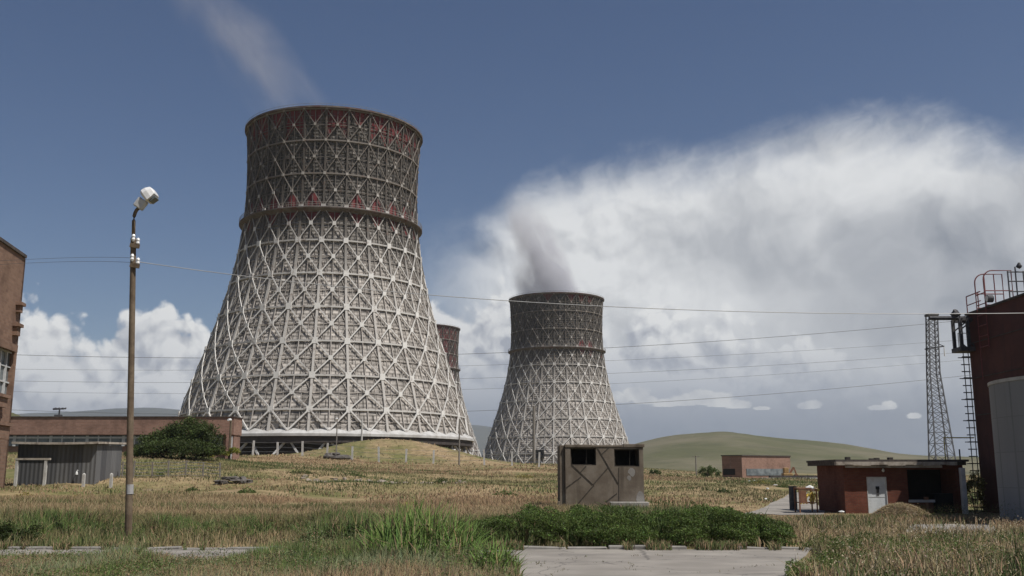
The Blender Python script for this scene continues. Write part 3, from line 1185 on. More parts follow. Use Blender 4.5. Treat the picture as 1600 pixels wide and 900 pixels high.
member_gallery = mottled('gallery_steel', (0.085, 0.07, 0.06), (0.14, 0.12, 0.105), 0.6, stain=(0.5, (0.10, 0.045, 0.038), 0.8))


def red_big(i, k, s):
    r = _LAT[i * 7 % 256, k * 13 + 5]
    if k == 0:
        return s in 't' or (r > 0.25 and s in 'lr')
    if k == 2:
        return s == 'b' and r > 0.12
    if k == 3:
        return s == 't' and r > 0.25
    return False


FRONT = 0   # bay index facing the camera


def red_two(i, k, s):
    near = i in (1, 2, 3) or i == 25 and False
    if k == 0:
        return s == 't' and (i in (0, 1, 2, 5) or i == 24)
    if k == 2:
        return s == 'b' and i in (1, 2)
    if k == 3:
        return s == 't' and i in (1, 2, 4)
    return False


def red_three(i, k, s):
    return k in (0,) or (k in (1, 2, 3) and _LAT[i * 5 % 256, k * 3] > 0.35)


t1 = build_tower((TX, TD, TBASE), 'largest cooling tower, white lattice over tan cladding behind the grassy mound', red_big)


def dup(root, loc, label, rot=0.0):
    r = root.copy()
    COL.objects.link(r)
    r.location = loc
    r.rotation_euler = (0, 0, rot)
    r['label'] = label
    ORIGIN[r] = Vector(loc)
    for ch in list(root.children):
        if ch.name.startswith('shell_cladding'):
            continue
        c = ch.copy()
        COL.objects.link(c)
        c.parent = r
        ORIGIN[c] = Vector(loc)
        for g in ch.children:
            d = g.copy()
            COL.objects.link(d)
            d.parent = c
            ORIGIN[d] = Vector(loc)
    return r


D2 = TD * 274.5 / 145.5
p2 = at(867.5, 480, D2)
top2z = at(867, 458.5, D2 - 22).z
t2 = dup(t1, (p2.x + 0.6, D2, top2z - (TOPZ - TBASE)), 'mid-sized grey cooling tower standing behind the concrete hut, dark plume above', 0.06)
ORIGIN[t2] = Vector(t2.location)
s2 = tower_shell(t2, red_two, M_shell, M_redpanel)
D3 = TD * 535.0 / 222.0
p3 = at(660.5, 520, D3)
t3 = dup(t1, (p3.x, D3, at(660, 515.5, D3).z - (TOPZ - TBASE)), 'farthest cooling tower, rust-brown and mostly hidden behind the largest one', 0.1)
s3 = tower_shell(t3, red_three, M_shell_far, M_redpanel)
# doorway in the foot of the second tower: solid block, inner shade painted near-black
dw = MB()
q0, q1 = at(797, 714, D2 - 66), at(812, 700, D2 - 66)
r2 = t_rad(LEV[9] + 2)
fa = math.atan2(q0.y - D2, q0.x - t2.location.x)
for k in range(3):
    pass
zA = q0.z - t2.location.z
nrm = Vector((math.cos(fa), math.sin(fa), 0))
tan = Vector((-nrm.y, nrm.x, 0))
cc = Vector((t2.location.x, D2, 0)) + nrm * (t_rad(RIMZ + 2) + 0.1)
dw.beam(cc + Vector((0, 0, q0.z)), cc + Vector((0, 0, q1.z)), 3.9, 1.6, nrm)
dw.build('doorway', M_shade, t2)

# ------------------------------------------------------------------ steam plumes
def plume(name, label, A, B, rA, rB, dens, col, bend=None, nsc=0.03, thr=(0.42, 0.7)):
    A, B = Vector(A), Vector(B)
    L = (B - A).length
    o = MB()
    n = 20
    rings = 14
    for k in range(rings + 1):
        f = k / rings
        r = rA + (rB - rA) * f
        if k == 0 or k == rings:
            r *= 0.6
        for j in range(n):
            a = 2 * math.pi * j / n
            o.v.append(Vector((r * math.cos(a), r * math.sin(a), L * f)))
    for k in range(rings):
        for j in range(n):
            a, b = k * n + j, k * n + (j + 1) % n
            o.f.append((a, b, b + n, a + n)); o.mi.append(0)
    o.f.append(tuple(range(n))[::-1]); o.mi.append(0)
    o.f.append(tuple(range(rings * n, rings * n + n))); o.mi.append(0)
    m = bpy.data.materials.new('steam_' + name)
    m.use_nodes = True
    t = m.node_tree
    t.nodes.clear()
    N.tree = t
    out = t.nodes.new('ShaderNodeOutputMaterial')
    pv = t.nodes.new('ShaderNodeVolumePrincipled')
    pv.inputs['Color'].default_value = (*col, 1)
    pv.inputs['Anisotropy'].default_value = 0.1
    t.links.new(pv.outputs[0], out.inputs['Volume'])
    p = objcoord()
    x, y, z = sepv(p)
    f = N.math('DIVIDE', z, L, clamp=True)
    w1 = noise(scalev(p, (1, 1, .5)), nsc * 0.8, 4, 0.6)
    w2 = noise(scalev(p, (1, 1, .6)), nsc * 1.1, 4, 0.6)
    if bend:
        sgn = 1.0 if ((B - A).to_track_quat('Z', 'Y') @ Vector((1, 0, 0))).x > 0 else -1.0
        x = x - (curve(f, bend) * 200.0 - 100.0) * sgn
    R = f * (rB - rA) + rA
    x2 = x + (w1 - 0.5) * R * 1.5
    y2 = y + (w2 - 0.5) * R * 1.5
    d = N.math('SQRT', x2 * x2 + y2 * y2)
    fall = mrange(d / R, 0.15, 0.72, 1.0, 0.0)
    nn = noise(scalev(p, (1, 1, .55)), nsc * 2.2, 6, 0.6, 0.3)
    body = mrange(nn, thr[0], thr[1])
    ends = mrange(f, 0.0, 0.02) * mrange(f, 0.4, 1.0, 1.0, 0.0)
    den = fall * body * ends * dens
    t.links.new(den.s, pv.inputs['Density'])
    me = bpy.data.meshes.new(name)
    me.from_pydata([tuple(v) for v in o.v], [], o.f)
    me.materials.append(m)
    ob = bpy.data.objects.new(name, me)
    COL.objects.link(ob)
    ob.location = A
    ob.rotation_euler = (B - A).to_track_quat('Z', 'Y').to_euler()
    ob['label'] = label
    ob['category'] = 'steam'
    ob['group'] = 'steam plumes over the towers'
    return ob


plume('steam_plume', 'thin grey steam drifting up to the left from the largest cooling tower',
      at(478, 196, TD), at(262, -80, TD - 6), 13, 22, 0.062, (0.72, 0.70, 0.72), thr=(0.36, 0.70), nsc=0.03)
plume('steam_plume', 'dense dark grey steam rising from the mid-sized cooling tower behind the hut',
      at(868, 482, D2), at(792, 296, D2 - 4), 24, 15, 0.24, (0.73, 0.73, 0.77), bend=[(0, .5), (.3, .535), (.5, .54), (.75, .515), (1, .49)], thr=(0.30, 0.62), nsc=0.04)

# ------------------------------------------------------------------ concrete hut in the meadow
HY = 53.0
hl, hr_ = at(884, 793, HY), at(1007, 793, HY)
htop = at(945, 694, HY).z
hut = thing('concrete_hut', ((hl.x + hr_.x) / 2, HY, 0), 'weathered concrete hut with two dark window openings and diagonal grooves', 'hut')
x0, x1, D_ = hl.x, hr_.x, 2.7
HZ = htop
w1 = (at(891.5, 727, HY), at(931, 700, HY))
w2 = (at(960, 729, HY), at(998.5, 701.5, HY))
wx = [(w1[0].x, w1[1].x, w1[0].z, w1[1].z), (w2[0].x, w2[1].x, w2[0].z, w2[1].z)]
wl = MB()
T = 0.22
# front wall with real openings
xs = [x0, wx[0][0], wx[0][1], wx[1][0], wx[1][1], x1]
wl.box((xs[0], HY, -0.3), (xs[1], HY + T, HZ - .16))
wl.box((xs[2], HY, -0.3), (xs[3], HY + T, HZ - .16))
wl.box((xs[4], HY, -0.3), (xs[5], HY + T, HZ - .16))
for (a, b, c, d) in wx:
    wl.box((a, HY, -0.3), (b, HY + T, c))
    wl.box((a, HY, d), (b, HY + T, HZ - .16))
wl.box((x0, HY + T, -0.3), (x0 + T, HY + D_, HZ - .16))
wl.box((x1 - T, HY + T, -0.3), (x1, HY + D_, HZ - .16))
wl.box((x0 + T, HY + D_ - T, -0.3), (x1 - T, HY + D_, HZ - .16))
wl.build('wall', M_hut, hut)
rf = MB()
rr_ = random.Random(5)
rf.box((x0 - .03, HY - .04, HZ - .158), (x0 + 1.4, HY + D_ + .05, HZ - 0.02))
rf.box((x0 + 1.403, HY - .03, HZ - .158), (x0 + 3.05, HY + D_ + .05, HZ - 0.045))
rf.box((x0 + 3.053, HY - .05, HZ - .158), (x1 + .08, HY + D_ + .05, HZ + .01))
rf.build('roof', M_hut, hut, bevel=0.02)
# corner pilaster on the left
pl = MB()
pl.box((x0 - .30, HY + .12, -0.3), (x0 - 0.003, HY + D_ - .1, HZ - .05))
pl.box((x0 - .40, HY + .05, -0.3), (x0 - .303, HY + .6, .35))
pl.build('side_slab', M_hut, hut, bevel=0.02)
for (a, b, c, d) in wx:
    fr = MB()
    fr.box((a + .003, HY + .13, d - .06), (b - .003, HY + .19, d - .003))
    fr.box((a + .003, HY + .13, c + .003), (a + .06, HY + .19, d - .063))
    fr.box((b - .05, HY + .13, c + .003), (b - .003, HY + .19, d - .063))
    fr.box((a + .063, HY + .14, c + .003), (b - .053, HY + .18, c + .05))
    for q_ in (.62,):
        xx_ = a + (b - a) * q_
        fr.beam((xx_, HY + .16, c + .05), (xx_ + .03, HY + .16, d - .06), .018, .018)
    w = fr.build('window_frame', M_groove, hut)
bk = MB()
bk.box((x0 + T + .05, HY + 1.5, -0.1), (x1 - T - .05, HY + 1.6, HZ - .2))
bk.build('room_shade_panel', M_shade, hut)  # panel behind the windows, the room's shade painted as near-black


def groove(p0, p1, w=0.075):
    a, b = at(p0[0], p0[1], HY), at(p1[0], p1[1], HY)
    m = MB()
    a.y = b.y = HY - 0.004
    m.beam(a, b, w, 0.03, (0, -1, 0))
    return m.build('panel_groove', M_groove, hut)


for a, b in (((893, 726), (926, 757)), ((928, 758), (902, 788)), ((932.5, 698), (966, 756)), ((927, 757), (950, 731)),
             ((907, 738), (916, 728)), ((885, 762), (908, 745)), ((941, 709), (955, 696)), ((947, 784), (964, 771)), ((967, 730), (967, 786))):
    groove(a, b, 0.03 if a[0] == 967 else 0.05)
pt = MB()
PR_ = [.75 + .5 * rr_.random() for _ in range(10)]
for (px, py, w, h) in ((987, 738, .17, .2), (983, 747, .10, .12), (1001, 781, .2, .38)):
    q = at(px, py, HY)
    n = 10
    vs = [(q.x + w * PR_[k] * math.cos(2 * math.pi * k / n), HY - .006, q.z + h * PR_[k] * math.sin(2 * math.pi * k / n)) for k in range(n)]
    vb = [(v[0], HY + .004, v[2]) for v in vs]
    pt = MB()
    pt.add(vs + vb, [tuple(range(n))] + [(k, (k + 1) % n, n + (k + 1) % n, n + k) for k in range(n)])
    pt.build('plaster_patch', M_conc, hut)
st = thing('concrete_step', (at(980, 790, HY - .5).x, HY - .5, 0), 'low concrete slab step at the foot of the grooved hut', 'step')
sb = MB()
a, b = at(953, 786, HY - .6), at(1013, 786, HY - .6)
sb.box((a.x, HY - .95, -0.05), (b.x, HY - 0.02, at(980, 784.5, HY - .9).z))
sb.build('slab', M_conc, st, bevel=0.03)

# ------------------------------------------------------------------ red brick hut
RY = 58.0
GZ = -0.46
rx0, rx1 = at(1321, 790, RY).x, at(1509, 790, RY).x
RT = at(1400, 727, RY).z
rh = thing('brick_hut', ((rx0 + rx1) / 2, RY, GZ), 'low red brick hut with a pale metal door under a flat felt roof', 'hut')
dx0, dx1 = at(1357, 797, RY).x, at(1388, 797, RY).x
dzt = at(1372, 746, RY).z
kx0, kx1 = at(1420, 780, RY).x, at(1458, 780, RY).x
kz0 = at(1440, 782, RY).z
kz1 = RT - .55
wl = MB()
T = .3
Dp = 5.0
wl.box((rx0, RY, GZ - .2), (dx0, RY + T, RT))
wl.box((dx0, RY, dzt), (dx1, RY + T, RT))
wl.box((dx1, RY, GZ - .2), (kx0, RY + T, RT))
ox1 = at(1506, 780, RY).x
wl.box((kx0, RY, GZ - .2), (kx1, RY + T, kz0 - .1))
wl.box((kx0, RY, RT - .25), (ox1, RY + T, RT))
wl.box((ox1, RY, GZ - .2), (rx1, RY + T, RT))
wl.box((rx0, RY + T, GZ - .2), (rx0 + T, RY + Dp, RT))
wl.box((rx1 - T, RY + T, GZ - .2), (rx1, RY + Dp, RT))
wl.box((rx0 + T, RY + Dp - T, GZ - .2), (rx1 - T, RY + Dp, RT))
wl.box((kx0 - T, RY + T, GZ - .2), (kx0 - .002, RY + Dp - T - .002, RT))
wl.build('wall', M_brick_red, rh)
dr = MB()
dr.box((dx0 + .04, RY + .05, GZ - .02), (dx1 - .04, RY + .10, dzt - .04))
door = dr.build('door', M_door, rh)
ds = MB()
zz = GZ + (dzt - GZ) * .46
ds.box((dx0 + .05, RY + .038, zz - .02), (dx1 - .05, RY + .048, zz + .02))
ds.build('door_rail', M_frame, door)
dk = MB()
q = at(1372, 766, RY)
dk.box((q.x - .08, RY + .02, q.z - .28), (q.x + .06, RY + .047, q.z + .18))
dk.box((q.x - .12, RY + .02, q.z + .05), (q.x + .09, RY + .046, q.z + .22))
dk.build('door_handle', M_steel_dark, door)
df = MB()
for a, b in ((dx0, dx0 + .038), (dx1 - .038, dx1)):
    df.box((a, RY - .01, GZ), (b, RY + .14, dzt))
df.box((dx0, RY - .012, dzt - .038), (dx1, RY + .14, dzt + .03))
df.build('door_frame', M_frame, rh)
lp = MB()
lp.box((kx0 - .03, RY - .12, kz0 - .1), (kx1 + .05, RY + .32, kz0 + .04))
wnd = lp.build('window_sill', M_conc_light, rh)
gl = MB()
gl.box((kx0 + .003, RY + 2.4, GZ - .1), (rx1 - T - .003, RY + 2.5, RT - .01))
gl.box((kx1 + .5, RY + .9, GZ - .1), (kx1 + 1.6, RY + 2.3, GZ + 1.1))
gl.build('bay_shade_panel', M_shade, rh)  # panels in the bay, its deep shade put into their colour
pb = MB()
q = at(1447, 780, RY)
pb.box((q.x - .07, RY - .02, GZ - .1), (q.x + .07, RY - .123 + .0, kz0 - .101))
pb.box((q.x - .09, RY - .14, kz0 + .041), (q.x + .09, RY + .1, kz0 + .2))
pb.build('bay_post', M_rust, rh)

# roof: felt slab, pale fascia board, lower lintel strip
ov = .42
rf = MB()
rf.box((rx0 - .55, RY - ov, RT + .2), (rx1 + .2, RY + Dp + .3, RT + .32))
rf.build('roof', M_roof_felt, rh)
fa = MB()
n = 14
for k in range(n):
    a = rx0 - .55 + (rx1 - .5 - rx0 + .55) * k / n
    b = rx0 - .55 + (rx1 - .5 - rx0 + .55) * (k + 1) / n
    dzk = .035 * math.sin(k * 1.7)
    fa.box((a, RY - ov - .07 + .01 * math.sin(k), RT + .0 + dzk), (b + .002 if k < n - 1 else b, RY - ov + .25, RT + .198))
fa.build('fascia', M_fascia, rh)
ss = MB()
ss.box((rx0 - .5, RY - ov + .26, RT + .003), (rx1 + .15, RY + Dp + .25, RT + .197))
ss.build('roof_slab', M_roof_felt, rh)
li = MB()
li.box((at(1318, 728, RY).x, RY - ov + .06, RT - .14), (at(1468, 728, RY).x, RY - ov + .16, RT - .003))
li.build('gutter_board', M_fascia, rh)
cap = MB()
for k, px in enumerate((1362, 1372, 1395, 1330)):
    q = at(px, 714, RY + .5)
    cap.box((q.x - .12, RY + .4 + k * .2, RT + .321), (q.x + .12, RY + .7 + k * .2, RT + .40 + .03 * k))
cap.build('roof_rubble', M_roof_felt, rh)
lm = MB()
q = at(1379, 735, RY)
lm.rock((q.x, RY - .1, q.z), .08, .08, .1)
lm.build('wall_lamp', M_white, rh)
pi = thing('concrete_pillar', (at(1508, 790, RY - .9).x, RY - .9, GZ), 'grey concrete pillar at the right end of the red brick hut', 'pillar')
pm = MB()
a, b = at(1504, 790, RY - .9), at(1511, 790, RY - .9)
pm.box((a.x, RY - 1.05, GZ - .2), (b.x, RY - .75, at(1508, 731, RY - .9).z))
pm.build('shaft', M_conc_light, pi, bevel=.02)
# vent pipe on the roof
vp = thing('vent_pipe', (at(1499, 716, RY + 2).x, RY + 2, RT + .32), 'thin upright vent pipe on the right end of the felt roof', 'pipe')
m_ = MB()
q = at(1499, 702, RY + 2)
m_.tube([(q.x, RY + 2, RT + .30), (q.x, RY + 2, q.z)], .045, 8)
m_.build('tube', M_steel_dark, vp)

# ------------------------------------------------------------------ dark red building on the right with its ladders
bx = at(1510, 490, 60.0)
BX, BTOP = bx.x, bx.z
rb = thing('red_building', (BX + 6, 52, GZ), 'tall dark oxblood building with ladders rising behind the grey tank', 'building')
m_ = MB()
m_.box((BX, 44.0, GZ - .3), (BX + 14, 60.0, BTOP - .12))
m_.build('wall', M_red_clad, rb)
m_ = MB()
m_.box((BX - .08, 43.9, BTOP - .118), (BX + 14.1, 60.1, BTOP))
m_.build('roof', M_roof_felt, rb)
m_ = MB()
for z in (BTOP - 1.9, BTOP - 4.0, BTOP - 6.2):
    m_.box((BX - .035, 44.2, z), (BX - .003, 59.9, z + .05))
m_.build('cladding_joint', M_roof_felt, rb)


def on_wall(px, py, off=0.12):
    """point on the left wall of the red building (x = BX) seen at that pixel"""
    d = raydir(px, py)
    t_ = (BX - off) / d.x
    return Vector((BX - off, d.y * t_, CAM_Z + d.z * t_))


# red ladder and its guard rail climbing over the roof edge
ld = MB()
for pa, pb in ((1529, 1540), (1541, 1546)):
    pass
yA, yB = on_wall(1529, 500).y, on_wall(1543, 500).y
zlo, zmid = on_wall(1541, 592).z, on_wall(1543, 543).z
arc = BTOP + 2.2
for y_, zb_ in ((yA, zlo), (yB, zmid)):
    pts = [(BX - .16, y_, zb_), (BX - .16, y_, BTOP + 1.55)]
    for k in range(1, 7):
        a = math.pi / 2 * k / 6
        pts.append((BX - .16 + .55 * (1 - math.cos(a)), y_, BTOP + 1.55 + .55 * math.sin(a)))
    pts += [(BX + 1.5, y_, BTOP + 2.1), (BX + 1.5, y_, BTOP - .02)]
    ld.tube(pts, .038, 6)
z = zmid + .1
while z < BTOP + 1.3:
    ld.tube([(BX - .16, yA, z), (BX - .16, yB, z)], .03, 6)
    z += .62
for zz_ in (BTOP + .05, BTOP + .9):
    ld.tube([(BX - .16, yA, zz_), (BX + 1.5, yA, zz_)], .035, 6)
    ld.tube([(BX - .16, yB, zz_), (BX + 1.5, yB, zz_)], .035, 6)
for f in (.35, .7):
    ld.tube([(BX - .16 + 1.66 * f, yA, BTOP), (BX - .16 + 1.66 * f, yA, BTOP + 2.1)], .035, 6)
ladder = ld.build('roof_ladder', M_red_paint, rb)
gr = MB()
y2 = yA + 1.8
for y_ in (yA + .3, y2):
    gr.tube([(BX + .1, y_, BTOP - .02), (BX + .1, y_, BTOP + 1.05)], .035, 6)
gr.tube([(BX + .1, yA, BTOP + 1.05), (BX + .1, y2, BTOP + 1.05)], .035, 6)
gr.tube([(BX + .1, yA, BTOP + .5), (BX + .1, y2, BTOP + .5)], .03, 6)
gr.build('roof_railing', M_red_paint, rb)
sp = MB()
q = Vector((BX - .05, yB - .25, BTOP + .38))
sp.tube([q + Vector((-.12, 0, 0)), q + Vector((.2, 0, 0))], .22, 14)
fl = sp.build('floodlight', M_steel_dark, rb)
sp = MB()
sp.tube([q + Vector((-.14, 0, 0)), q + Vector((-.121, 0, 0))], .17, 14)
sp.build('lens', M_white, fl)
cg = MB()
for k, dx in enumerate((.9, 1.35, 1.8, 2.2)):
    y_ = yB - .8
    cg.tube([(BX + dx, y_, BTOP - .02), (BX + dx, y_, BTOP + 1.9 + .25 * (k == 1))], .045, 6)
for zz_ in (.7, 1.3, 1.85):
    cg.tube([(BX + .9, yB - .8, BTOP + zz_), (BX + 2.2, yB - .8, BTOP + zz_)], .04, 6)
cg.rock((BX + 1.6, yB - .8, BTOP + 2.2), .16, .16, .17)
cg.build('roof_mast', M_steel_dark, rb)
# black platform hanging at the corner, with its ladder below
PYd = 60.4
a0, a1 = at(1487, 549, PYd), at(1512, 549, PYd)
tz = at(1500, 503, PYd).z
pf = MB()
pf.box((a0.x, PYd - 1.2, a0.z - .12), (BX + .25, PYd + .0, a0.z + .14))
for px in (1489.5, 1500.5):
    q = at(px, 530, PYd)
    for y_ in (PYd - 1.1, PYd - .12):
        pf.beam((q.x, y_, a0.z), (q.x, y_, tz + .05), .17, .17)
for y_ in (PYd - 1.1, PYd - .12):
    pf.beam((a0.x + .08, y_, tz), (BX + .1, y_, tz), .16, .16)
    pf.beam((at(1490, 530, PYd).x, y_, a0.z + 1.2), (BX + .0, y_, a0.z + 1.75), .07, .07)
    pf.beam((at(1500, 530, PYd).x, y_, a0.z + .5), (BX + .0, y_, a0.z + .2), .07, .07)
pf.build('platform', M_steel_dark, rb)
pf = MB()
for px in (1484.5, 1487):
    q = at(px, 540, PYd)
    pf.tube([(q.x, PYd - 1.2, a0.z - .1), (q.x, PYd - 1.2, a0.z + .95)], .025, 6)
pf.tube([(at(1484.5, 540, PYd).x, PYd - 1.2, a0.z + .95), (a0.x + .5, PYd - 1.2, a0.z + .95)], .025, 6)
pf.build('platform_railing', M_galv, rb)
sl = MB()
zb_ = at(1510, 715, PYd).z
for dx in (-.15, -.45):
    sl.tube([(BX + dx, PYd - .5, GZ - .2), (BX + dx, PYd - .5, a0.z - .1)], .03, 6)
z = GZ + .3
k = 0
while z < a0.z - .2:
    sl.beam((BX - .62, PYd - .5, z), (BX - .1, PYd - .5, z), .06, .06)
    if k % 3 == 0:
        sl.beam((BX - .3, PYd - .5, z), (BX + .05, PYd - .5, z), .06, .06)
        for s in (-.55, .0):
            sl.beam((BX - .78, PYd - .5 + s, z), (BX - .3, PYd - .5 + s, z), .05, .05)
    z += .42
    k += 1
sl.build('wall_ladder', M_steel_dark, rb)
bm_ = MB()
a, b = at(1452, 497, PYd - .6), at(1512, 497, PYd - .6)
bm_.tube([(a.x, PYd - .6, a.z), (BX + .1, PYd - .6, a.z)], .13, 10)
q = at(1493, 490, PYd - .6)
bm_.rock((q.x, PYd - .6, a.z + .25), .3, .2, .24)
bm_.build('overhead_pipe', M_steel_dark, rb)
yp = MB()
a = at(1486, 683, 59.6)
yp.tube([(a.x, 60.6, a.z), (BX + .1, 60.6, a.z)], .035, 8)
yp.tube([(a.x, 60.6, a.z), (a.x, 60.6, GZ + 2.5), (a.x, 60.6, GZ)], .035, 8)
yp = yp.build('gas_pipe', M_yellow, rb)

# ------------------------------------------------------------------ grey tank
tcx, tcy, tr = 21.75, 36.2, 4.0
ttop = at(1532, 592, 36.0).z
tk = thing('concrete_tank', (tcx, tcy, 0), 'round grey concrete tank in front of the dark red building', 'tank')
m_ = MB()
m_.lathe([(tr, -.2), (tr, ttop - .12)], (tcx, tcy, 0), 72)
m_.build('wall', M_tank, tk, smooth=True)
m_ = MB()
m_.lathe([(0.01, ttop - .1), (tr - .3, ttop - .118), (tr + .03, ttop - .118), (tr + .035, ttop), (tr - .28, ttop + .02), (0.01, ttop + .05)], (tcx, tcy, 0), 72)
m_.build('cap', M_conc_light, tk)

# ------------------------------------------------------------------ lattice pylon
PY_ = 150.0
pb0, pb1 = at(1454.5, 715, PY_), at(1491, 715, PY_)
pt0, pt1 = at(1448.5, 493, PY_), at(1463, 493, PY_)
pm0, pm1 = at(1450, 582, PY_), at(1466.5, 582, PY_)
pgx = (pb0.x + pb1.x) / 2
pg = gz(pgx, PY_)
pyl = thing('lattice_pylon', (pgx, PY_, pg), 'slender steel lattice pylon rising behind the red brick hut', 'pylon')
ext = (pg - .3 - pb0.z) / (pm0.z - pb0.z)
wb = (pb1.x - pb0.x) * .86 + ((pb1.x - pb0.x) - (pm1.x - pm0.x)) * -ext
bcx = (pb0.x + pb1.x) / 2
mcx = (pm0.x + pm1.x) / 2
tcx_ = (pt0.x + pt1.x) / 2
levels = [(pg - .3, bcx, wb), (pm0.z, mcx, pm1.x - pm0.x), (pt0.z, tcx_, pt1.x - pt0.x)]


def pyl_pt(z, sx, sy):
    (z0, c0, w0), (z1, c1, w1_), (z2, c2, w2_) = levels
    if z < z1:
        f = (z - z0) / (z1 - z0)
        c, w = c0 + (c1 - c0) * f, w0 + (w1_ - w0) * f
    else:
        f = (z - z1) / (z2 - z1)
        c, w = c1 + (c2 - c1) * f, w1_ + (w2_ - w1_) * f
    return Vector((c + sx * w * .46, PY_ + sy * w * .4, z))


for sx in (-1, 1):
    for sy in (-1, 1):
        m_ = MB()
        for a, b in ((levels[0][0], levels[1][0]), (levels[1][0], levels[2][0])):
            m_.beam(pyl_pt(a, sx, sy), pyl_pt(b, sx, sy), .16, .16, (0, 1, 0))
        m_.build('leg', M_galv_dark, pyl)
br = MB()
z = levels[0][0] + .3
while z < levels[2][0] - .6:
    w = (pyl_pt(z, 1, 0) - pyl_pt(z, -1, 0)).length
    h = max(.95, w * .62)
    z2 = min(z + h, levels[2][0])
    for (ax, ay), (bx_, by_) in (((-1, -1), (1, -1)), ((1, -1), (1, 1)), ((1, 1), (-1, 1)), ((-1, 1), (-1, -1))):
        br.beam(pyl_pt(z, ax, ay), pyl_pt(z2, bx_, by_), .07, .07)
        (br.beam(pyl_pt(z, bx_, by_), pyl_pt(z2, ax, ay), .07, .07) if ay == by_ else None)
        br.beam(pyl_pt(z, ax, ay), pyl_pt(z, bx_, by_), .06, .06)
    z = z2
br.build('bracing', M_galv_dark, pyl)
ca = MB()
q = at(1450, 545, PY_)
r_ = at(1475, 541, PY_)
for s in (-.5, .5):
    ca.beam((q.x - .3, PY_ + s, q.z), (r_.x, PY_, r_.z), .16, .16)
ca.beam((q.x + 1.3, PY_, q.z + .9), (r_.x, PY_, r_.z), .1, .1)
ca.box((pt0.x - .1, PY_ - .75, pt0.z - .1), (pt1.x + .1, PY_ + .75, pt0.z + .22))
ca = ca.build('crossarm', M_steel_dark, pyl)
m_ = MB()
m_.tube([(r_.x, PY_, r_.z), (r_.x, PY_, r_.z - 1.5)], [.06, .11], 8)
m_.build('insulator', M_porcelain, ca)

# ------------------------------------------------------------------ lamp post
LY = 27.5
base, topp = at(200.5, 842, LY), at(208.5, 372, LY)
base.z = 0
lampp = thing('lamp_post', (base.x, LY, 0), 'tall brown lamp post with a pale lamp head and white insulators beside the road', 'lamp post')
m_ = MB()
m_.tube([base - Vector((0, 0, .3)), base + (topp - base) * .03, topp], [.105, .096, .076], 14)
m_.build('pole', M_post, lampp, smooth=False)
d_ = (topp - base)
m_ = MB()
a, b = at(202.5, 772, LY), at(202.8, 757, LY)
m_.tube([a, b], [.100, .099], 14)
m_.build('grey_band', M_post_grey, lampp)
g0, g1, g2, g3 = topp - d_ * .004, at(209, 345, LY), at(211, 333, LY), at(217, 325, LY)
m_ = MB()
m_.tube([g0, g1, at(209.6, 338, LY), g2, at(213.5, 328, LY), g3], .05, 10)
arm = m_.build('arm', M_post, lampp, smooth=True)
# lamp head: two stepped wedge boxes tilted up to the right
hd = MB()
p0, p1, p2, p3 = at(215, 325, LY), at(225, 312, LY), at(226.5, 310, LY), at(242, 299, LY)
hd.beam(p0, p1, .30, .27, (-.6, -.15, .6))
neck = hd.build('lamp_neck', M_frame, lampp, bevel=.03)
hd = MB()
p, q = p2, p3
d = (q - p).normalized()
upv = Vector((-.55, 0, .83))
s = d.cross(upv).normalized()
t_ = s.cross(d)
prof = [(0, .20, .17), (.18, .24, .21), (.55, .24, .20), (.92, .20, .15), (1, .12, .08)]
L = (q - p).length
vs = []
for f, w, h in prof:
    c = p + d * L * f
    for a, b in ((-1, -.8), (1, -.8), (1, .35), (.6, 1), (-.6, 1), (-1, .35)):
        vs.append(c + s * w * a + t_ * h * b)
fs = []
for i in range(len(prof) - 1):
    for k in range(6):
        fs.append((i * 6 + k, i * 6 + (k + 1) % 6, i * 6 + 6 + (k + 1) % 6, i * 6 + 6 + k))
fs += [tuple(range(6))[::-1], tuple(range(24, 30))]
hd.add(vs, fs)
head = hd.build('lamp_head', M_porcelain, lampp)
hd = MB()
hd.beam(p + d * L * .2 - t_ * .2, p + d * L * .8 - t_ * .2, .3, .05, upv)
hd.build('lamp_lens', M_glass, head)
ins = []
for (px, py, ox) in ((208.5, 372, 0), (215.5, 378, .02), (206.5, 403, -.02), (215.5, 409, .02)):
    m_ = MB()
    c = at(px, py, LY - .08)
    m_.tube([c - Vector((0, 0, .1)), c - Vector((0, 0, .04)), c + Vector((0, 0, .01)), c + Vector((0, 0, .06)), c + Vector((0, 0, .11))], [.025, .055, .04, .055, .03], 10)
    m_.build('insulator', M_porcelain, lampp)
    ins.append(c)
for py, in ((383,), (414,)):
    m_ = MB()
    a, b = at(203.5, py, LY - .08), at(217.5, py + 2, LY - .08)
    m_.beam(a, b, .08, .12)
    m_.build('insulator_bracket', M_post, lampp)


# ------------------------------------------------------------------ wires
def wire(label, pts, r, mat, name='power_line', group='overhead wires', n=40):
    pts = [Vector(p) for p in pts]
    # quadratic through three points, or straight
    out = []
    for k in range(n + 1):
        f = k / n
        if len(pts) == 3:
            a = 2 * (f - .5) * (f - 1)
            b = -4 * f * (f - 1)
            c = 2 * f * (f - .5)
            out.append(pts[0] * a + pts[1] * b + pts[2] * c)
        else:
            out.append(pts[0].lerp(pts[1], f))
    m_ = MB()
    m_.tube(out, r, 5)
    o = m_.build(name, mat, origin=out[n // 2])
    return tag(o, label, 'wire', group)


# near line carried by the lamp post
wire('pale wire running right from the lamp post past both large towers', [ins[3], at(940, 478.5, LY + 1.5), at(1720, 487, LY + 3)], .011, M_wire_bright)
wire('upper thin wire running left from the lamp post to the brick block', [ins[2], at(100, 403, LY + 1.5), at(-60, 411, LY + 3)], .005, M_wire)
wire('lower thin wire running left from the lamp post to the brick block', [ins[3] + Vector((-.1, .05, -.02)), at(100, 409, LY + 1.5), at(-60, 417, LY + 3)], .005, M_wire)
